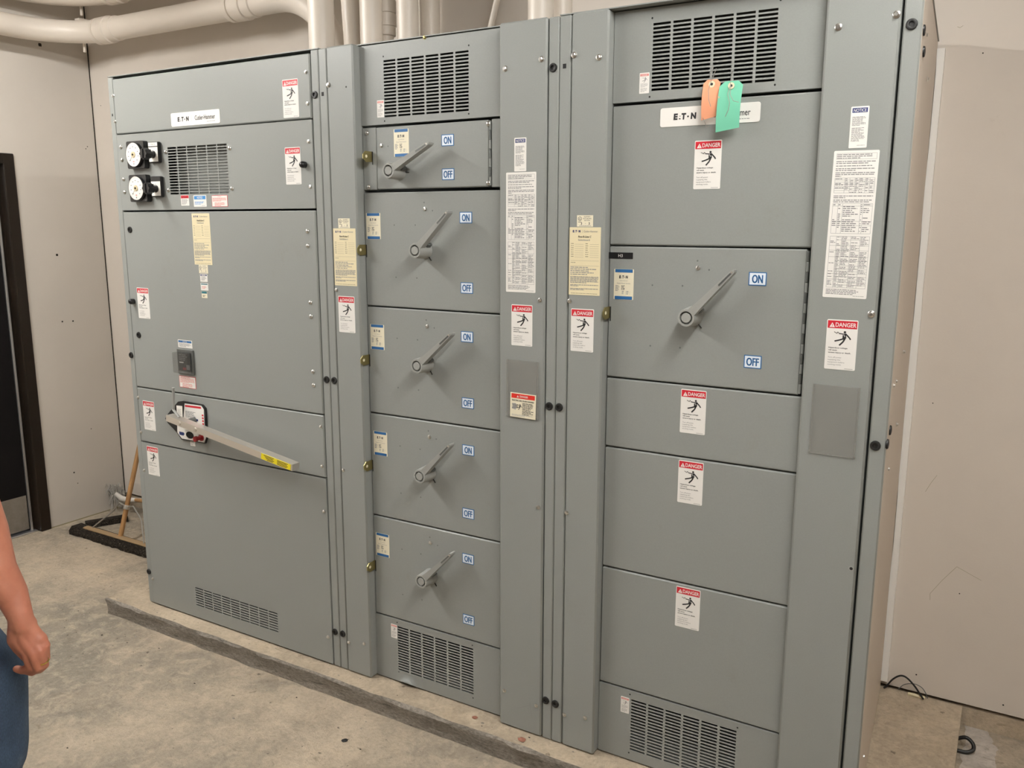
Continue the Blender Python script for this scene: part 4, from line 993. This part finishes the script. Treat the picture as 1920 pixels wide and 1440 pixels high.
def lump(x, y, z, s_, mat, seed, name, lab, cat):
    b = MB(); R = random.Random(seed); n = 8
    pr = [(s_*R.uniform(.6, 1.1), 0), (s_*R.uniform(.9, 1.2), s_*.25), (s_*R.uniform(.5, .8), s_*.55), (s_*.2, s_*.7)]
    b.lathe((x, y, z), (0, 0, 1), pr, mat, n); b.v = [(a+R.uniform(-.3, .3)*s_, c+R.uniform(-.2, .2)*s_, d) for a, c, d in b.v]; tag(b.build(name), lab, cat, None)
lump(*(0.7507, -0.0445, 0.0000)[:2], 0, .012, 'red_clay', 3, 'clay_lump', 'larger reddish crumb of clay at the edge of the concrete pad', 'lump')
lump(*(0.5439, -0.0149, 0.0000)[:2], 0, .008, 'red_clay', 5, 'clay_lump', 'smaller reddish crumb on the pad near the bottom grille', 'lump')
lump(*(0.1597, -0.2597, -0.0800)[:2], FZ, .010, 'black', 8, 'black_lump', 'small black crumb lying alone on the bare floor', 'lump')

# ------------------------------------------------------------------ brooms and mop
g = thing('push_broom', (-2.2, .5, FZ), 'push broom with a wooden handle and a long black bristle head on the floor', 'broom')
HX0, HX1 = -2.575, -1.72
def hy(x): return .500-.012*(x-HX0)
b = MB(); n = 44; vs = []
R = random.Random(8)
for i in range(n+1):
    x = HX0+(HX1-HX0)*i/n; y = hy(x); j = lambda a=.006: R.uniform(-a, a)
    vs += [(x, y-.030, FZ+.046), (x, y-.048+j(.004), FZ+.020+j(.004)), (x, y-.046+j(.005), FZ+.001), (x, y+.030+j(.005), FZ+.001), (x, y+.034+j(.004), FZ+.03), (x, y+.030, FZ+.046)]
fs = [(i*6+k, i*6+(k+1) % 6, (i+1)*6+(k+1) % 6, (i+1)*6+k) for i in range(n) for k in range(6)]+[tuple(range(6)), tuple(n*6+k for k in range(6))[::-1]]
b.add(vs, fs, 'bristle'); b.build('bristles', g, smooth=False)
b = MB(); b.box(HX0+.10, HX1, .477, .513, FZ+.045, FZ+.056, 'broom_wood', .004); hb = b.build('head_block', g)
hb.location.y -= .004
P0 = Vector((-2.165, .500, FZ+.052)); P1 = Vector((-2.1678, 0.6500, 0.4087)); dv = (P1-P0).normalized(); P2 = P0+dv*min(1.35, (.93-P0.y)/dv.y)
b = MB(); b.tube([P0, P0+dv*.6, P2], [.0135, .0130, .0120], 'handle_wood', 14); b.build('handle', g)
cp = P0+dv*.165
b = MB(); b.lathe(cp-dv*.012, dv, [(.018, 0), (.019, .012), (.018, .024)], 'steel', 14); b.build('collar', g)
for s_, px in ((-1, -2.42), (1, -1.95)):
    b = MB(); b.tube([cp, cp+Vector((s_*.06, 0, .015)), cp+Vector((s_*.13, -.005, -.05)), (px, hy(px), FZ+.055)], .0042, 'wire', 8); b.build('brace', g)
b = MB(); A0 = Vector((-2.6769, 0.5495, -0.0750)); A1 = Vector((-2.5744, 0.7535, -0.0750)); dd = (A1-A0); dd.z = 0; L_ = dd.length; dd.normalize(); sd = Vector((dd.y, -dd.x, 0))
A0 = Vector((HX0-.03, .575, FZ)); 
vs = []
for i in range(13):
    c = A0+dd*(L_*i/12); vs += [c-sd*.03+Vector((0, 0, .002)), c-sd*.036+Vector((0, 0, .028)), c+sd*.03+Vector((0, 0, .034)), c+sd*.04+Vector((0, 0, .002))]
b.add(vs, [(i*4+k, i*4+(k+1) % 4, (i+1)*4+(k+1) % 4, (i+1)*4+k) for i in range(12) for k in range(4)]+[(0, 1, 2, 3), (51, 50, 49, 48)], 'bristle')
tag(b.build('broom_head', smooth=False), 'loose black broom head without handle, touching the wall side of the push broom', 'broom head')
g = thing('mop', (-2.55, .85, FZ), 'grey string mop lying in the corner with its white clamp', 'mop')
c0 = Vector((-2.7137, 0.8600, 0.0321)); b = MB(); R = random.Random(5)
for i in range(120):
    a = R.uniform(-.3, PI+.2); l_ = R.uniform(.03, .085); d_ = Vector((math.cos(a)*.8, R.uniform(-.3, .1), math.sin(a)*1.0)); s0 = c0+Vector((R.uniform(-.02, .05), R.uniform(-.02, .02), R.uniform(-.04, .01)))
    e = s0+d_*l_; e2 = e+Vector((R.uniform(-.03, .0), R.uniform(-.02, .02), -R.uniform(.03, .09)))
    e2.z = max(e2.z, FZ+.006); e.z = max(e.z, FZ+.01); s0.z = max(s0.z, FZ+.01)
    for v_ in (e, e2): v_.y = min(v_.y, .94)
    b.tube([s0, (s0+e)/2+Vector((0, 0, .015)), e, e2], .0017, 'mop', 4)
tag(b.build('strands', g), kind='stuff')
b = MB(); k0 = Vector((-2.6337, 0.8000, 0.0621)); k1 = Vector((-2.5814, 0.8400, 0.0185)); b.tube([k0, (k0+k1)/2+Vector((0, 0, -.012)), k1, k1+Vector((.09, .04, .0))], [.012, .017, .017, .012], 'mop_white', 12); b.build('clamp', g)
b = MB(); b.tube([k1+Vector((.03, .02, .0)), k1+Vector((.55, .06, .03)), k1+Vector((1.0, .07, .05))], .012, 'handle_wood', 12); b.build('handle', g)

# ------------------------------------------------------------------ person at the edge of the frame
WR = Vector((0.0926, -1.2630, 0.7721)); AL = Vector((math.cos(.5305), math.sin(.5305), 0)); AF = Vector((math.sin(.5305), -math.cos(.5305), 0))
def P(l, f, z): return WR+AL*l+AF*f+Vector((0, 0, z))
FL = FZ-WR.z          # floor in person space
def capsules(b, segs, n=14):
    for (p, r), (q, s_) in segs:
        p, q = Vector(p), Vector(q); d = q-p; L_ = d.length
        pr = [(.0005, -r)]+[(r*math.sin(a), -r*math.cos(a)) for a in (PI/8, PI/4, 3*PI/8)]+[(r, 0), (s_, L_)]+[(s_*math.cos(a), L_+s_*math.sin(a)) for a in (PI/8, PI/4, 3*PI/8)]+[(.0005, L_+s_)]
        b.lathe(p, d, pr, 'skin', n)
def chain(b, pts, n=14): capsules(b, list(zip(pts, pts[1:])), n)
def remeshed(b, name, parent, vox, mat, iters, origin, smooth_=.5):
    me = b.mesh(name, origin, False); me.materials.clear(); me.materials.append(MAT[mat])
    o = bpy.data.objects.new('tmp', me); COL.objects.link(o)
    r = o.modifiers.new('r', 'REMESH'); r.mode = 'VOXEL'; r.voxel_size = vox; r.use_smooth_shade = True
    s_ = o.modifiers.new('s', 'SMOOTH'); s_.factor = smooth_; s_.iterations = iters
    dg = bpy.context.evaluated_depsgraph_get(); me2 = bpy.data.meshes.new_from_object(o.evaluated_get(dg)); me2.name = name
    bpy.data.objects.remove(o)
    me2.materials.clear(); me2.materials.append(MAT[mat]); me2.polygons.foreach_set('material_index', [0]*len(me2.polygons)); me2.polygons.foreach_set('use_smooth', [True]*len(me2.polygons))
    return link(name, me2, origin, parent)
PC = -.400                     # centre line of the body
pers = thing('person', P(PC, -.05, FL), 'person in blue jeans with a bare forearm and a gold ring, standing beside the cabinets', 'person')
U = .00126
def H(px, py, f): d = 2.0-f; return CAM_POS+fw*d+r2*((px-960)/FPX*d)-u2*((py-720)/FPX*d)   # hand joints, f metres towards the viewer
b = MB()
# left arm and hand (towards the cabinets)
chain(b, [(P(PC+.17, -.05, .585), .060), (P(-.140, -.05, .330), .050), (P(-.116, -.05, .300), .048)], 18)
chain(b, [(P(-.112, -.050, .300), .047), (P(-.092, -.035, .215), .054), (P(-.062, -.015, .130), .047), (H(20, 1110, -.006), .036), (H(36, 1150, 0), .0285), (H(43, 1172, 0), .0262)], 20)
chain(b, [(P(-.098, -.020, .215), .050), (P(-.070, .000, .130), .040), (H(16, 1115, .004), .031)], 18)
chain(b, [(H(50, 1170, -.004), .0225), (H(34, 1170, .002), .0225)], 16)
K = [(51, 1230, .004), (63, 1232, .010), (75, 1227, .004), (84, 1216, -.008)]     # knuckles, first to little finger
for i, (kx, ky, kf) in enumerate(K):
    chain(b, [(H(38+i*5, 1176, -.002), .0190), (H(34+i*13, 1200, kf*.6-.004), .0175), (H(kx, ky-6, kf), .0125)], 14)
chain(b, [(H(32, 1196, -.008), .0200), (H(72, 1200, -.008), .0205)], 16); chain(b, [(H(44, 1214, -.008), .0165), (H(78, 1212, -.010), .0160)], 14)
FG = [[(51, 1230, .004, .0118), (58, 1250, -.008, .0110), (42, 1257, -.026, .0100), (31, 1254, -.030, .0090)],
      [(64, 1232, .010, .0120), (72, 1252, -.004, .0112), (60, 1260, -.026, .0100), (50, 1258, -.036, .0088)],
      [(76, 1227, .004, .0114), (84, 1246, -.010, .0104), (74, 1256, -.034, .0094), (62, 1254, -.044, .0084)],
      [(85, 1216, -.008, .0102), (87, 1234, -.026, .0092), (78, 1244, -.046, .0084), (68, 1242, -.052, .0076)]]
for f_ in FG: chain(b, [(H(a, c, d), r) for a, c, d, r in f_], 12)
chain(b, [(H(30, 1180, .000), .0190), (H(27, 1200, -.004), .0165), (H(34, 1216, -.020), .0125), (H(44, 1228, -.038), .0108), (H(52, 1238, -.050), .0090)], 14)
# right arm
chain(b, [(P(2*PC+.075, -.05, .585), .062), (P(2*PC+.06, -.06, .300), .050), (P(2*PC+.04, -.02, .130), .045), (P(2*PC+.03, .02, .0), .028), (P(2*PC+.03, .03, -.06), .030), (P(2*PC+.04, .03, -.13), .016)], 18)
# trunk, neck, head, legs
chain(b, [(P(PC, -.06, .02), .135), (P(PC, -.04, .20), .150), (P(PC, -.05, .42), .145), (P(PC, -.06, .56), .11)], 24)
capsules(b, [((P(PC-.15, -.05, .585), .070), (P(PC+.15, -.05, .585), .070)), ((P(PC, -.05, .60), .060), (P(PC, -.03, .72), .056)), ((P(PC, -.02, .80), .088), (P(PC, -.01, .84), .094)), ((P(PC, .02, .755), .062), (P(PC, -.01, .80), .078)), ((P(PC, .092, .785), .012), (P(PC, .078, .820), .008)),
              ((P(PC-.09, -.01, .79), .014), (P(PC-.09, -.02, .82), .016)), ((P(PC+.09, -.01, .79), .014), (P(PC+.09, -.02, .82), .016))], 20)
for s_ in (-1, 1):
    hx = PC+(.228 if s_ > 0 else -.115)
    chain(b, [(P(PC+s_*.09, -.05, -.02), .120), (P(hx, -.04, -.20), .095), (P(hx, -.02, FL+.50), .062), (P(hx, -.05, FL+.34), .060), (P(hx, -.04, FL+.10), .042), (P(hx, -.04, FL+.05), .040), (P(hx, .09, FL+.035), .032)], 20)
remeshed(b, 'person_body', pers, .0032, 'skin', 4, P(PC, -.05, FL))
b = MB()
chain(b, [(P(PC-.06, -.06, .03), .150), (P(PC+.06, -.06, .03), .150)], 28)
for s_, hx, top in ((1, PC+.238, -.18), (-1, PC-.13, -.18)):
    chain(b, [(P(PC+s_*.085, -.06, -.04), .142), (P(hx, -.04, top), .118), (P(hx-.002*s_, -.03, top-.18), .110), (P(hx-.002*s_, -.02, FL+.48), .098), (P(hx-.01*s_, -.04, FL+.30), .084), (P(hx-.01*s_, -.05, FL+.10), .074)], 28)
remeshed(b, 'jeans', pers, .009, 'denim', 6, P(PC, -.05, FL))
b = MB()
chain(b, [(P(PC, -.06, .02), .172), (P(PC, -.04, .20), .176), (P(PC, -.05, .42), .165), (P(PC, -.06, .55), .125)], 28)
capsules(b, [((P(PC-.15, -.05, .59), .084), (P(PC+.15, -.05, .59), .084)), ((P(PC+.17, -.05, .585), .078), (P(-.165, -.05, .400), .068)), ((P(2*PC+.075, -.05, .585), .080), (P(2*PC+.065, -.055, .385), .070))], 22)
remeshed(b, 'shirt', pers, .009, 'shirt', 5, P(PC, -.05, FL))
b = MB(); capsules(b, [((P(PC, -.035, .815), .100), (P(PC, -.03, .870), .096)), ((P(PC, -.06, .76), .075), (P(PC, -.05, .84), .090))], 20); remeshed(b, 'hair', pers, .009, 'hair', 3, P(PC, -.05, FL))
for s_ in (-1, 1):
    hx = PC+(.228 if s_ > 0 else -.13)
    b = MB(); chain(b, [(P(hx, -.07, FL+.045), .045), (P(hx, .06, FL+.042), .042), (P(hx, .13, FL+.035), .034)], 18); remeshed(b, 'shoe', pers, .008, 'shoe', 3, P(hx, 0, FL))
    b = MB(); b.lathe(P(PC+s_*.032, .070, .815), AF, [(.012, 0), (.011, .006), (.006, .010), (.0005, .011)], 'eye', 14); b.lathe(P(PC+s_*.032, .0795, .815), AF, [(.0052, 0), (.0045, .002)], 'ink', 10); b.build('eye', pers)
b = MB(); b.lathe(P(PC, .072, .757), AL, [(.001, -.024), (.0045, -.014), (.006, 0), (.0045, .014), (.001, .024)], 'red_clay', 10); b.build('mouth', pers)
# gold ring on the third finger
ra, rb = H(77, 1230, .001), H(84, 1246, -.010); rd = (rb-ra).normalized(); b = MB(); rc = ra+(rb-ra)*.62
for k in range(2): b.lathe(rc+rd*(k*.0032-.003), rd+Vector((.12*(k-.5), 0, .1*(k-.5))), [(.0116, 0), (.0128, .0006), (.0130, .0018), (.0116, .0026)], 'gold', 24, cap=False)
b.build('ring', pers)

# ------------------------------------------------------------------ ceiling lights (above the frame)
for (lp, k), lab in zip(LAMPS, ('ceiling strip light nearest the dark door', 'ceiling strip light in front of the last cabinet')):
    g = thing('ceiling_light', (lp[0], lp[1], lp[2]), lab, 'ceiling light'); g.rotation_euler = (0, 0, 0)
    b = MB(); b.box(lp[0]-.09, lp[0]+.09, lp[1]-1.22, lp[1]+1.22, lp[2]+.03, lp[2]+.09, 'white', .01)
    for s_ in (-.9, .9): b.tube([(lp[0], lp[1]+s_, lp[2]+.08), (lp[0], lp[1]+s_, HC)], .008, 'steel', 8)
    b.build('housing', g)
    for s_ in (-.05, .05):
        b = MB(); b.tube([(lp[0]+s_, lp[1]-1.15, lp[2]), (lp[0]+s_, lp[1]+1.15, lp[2])], .016, 'tube_glow%d' % LAMPS.index((lp, k)), 10); b.build('tube', g)
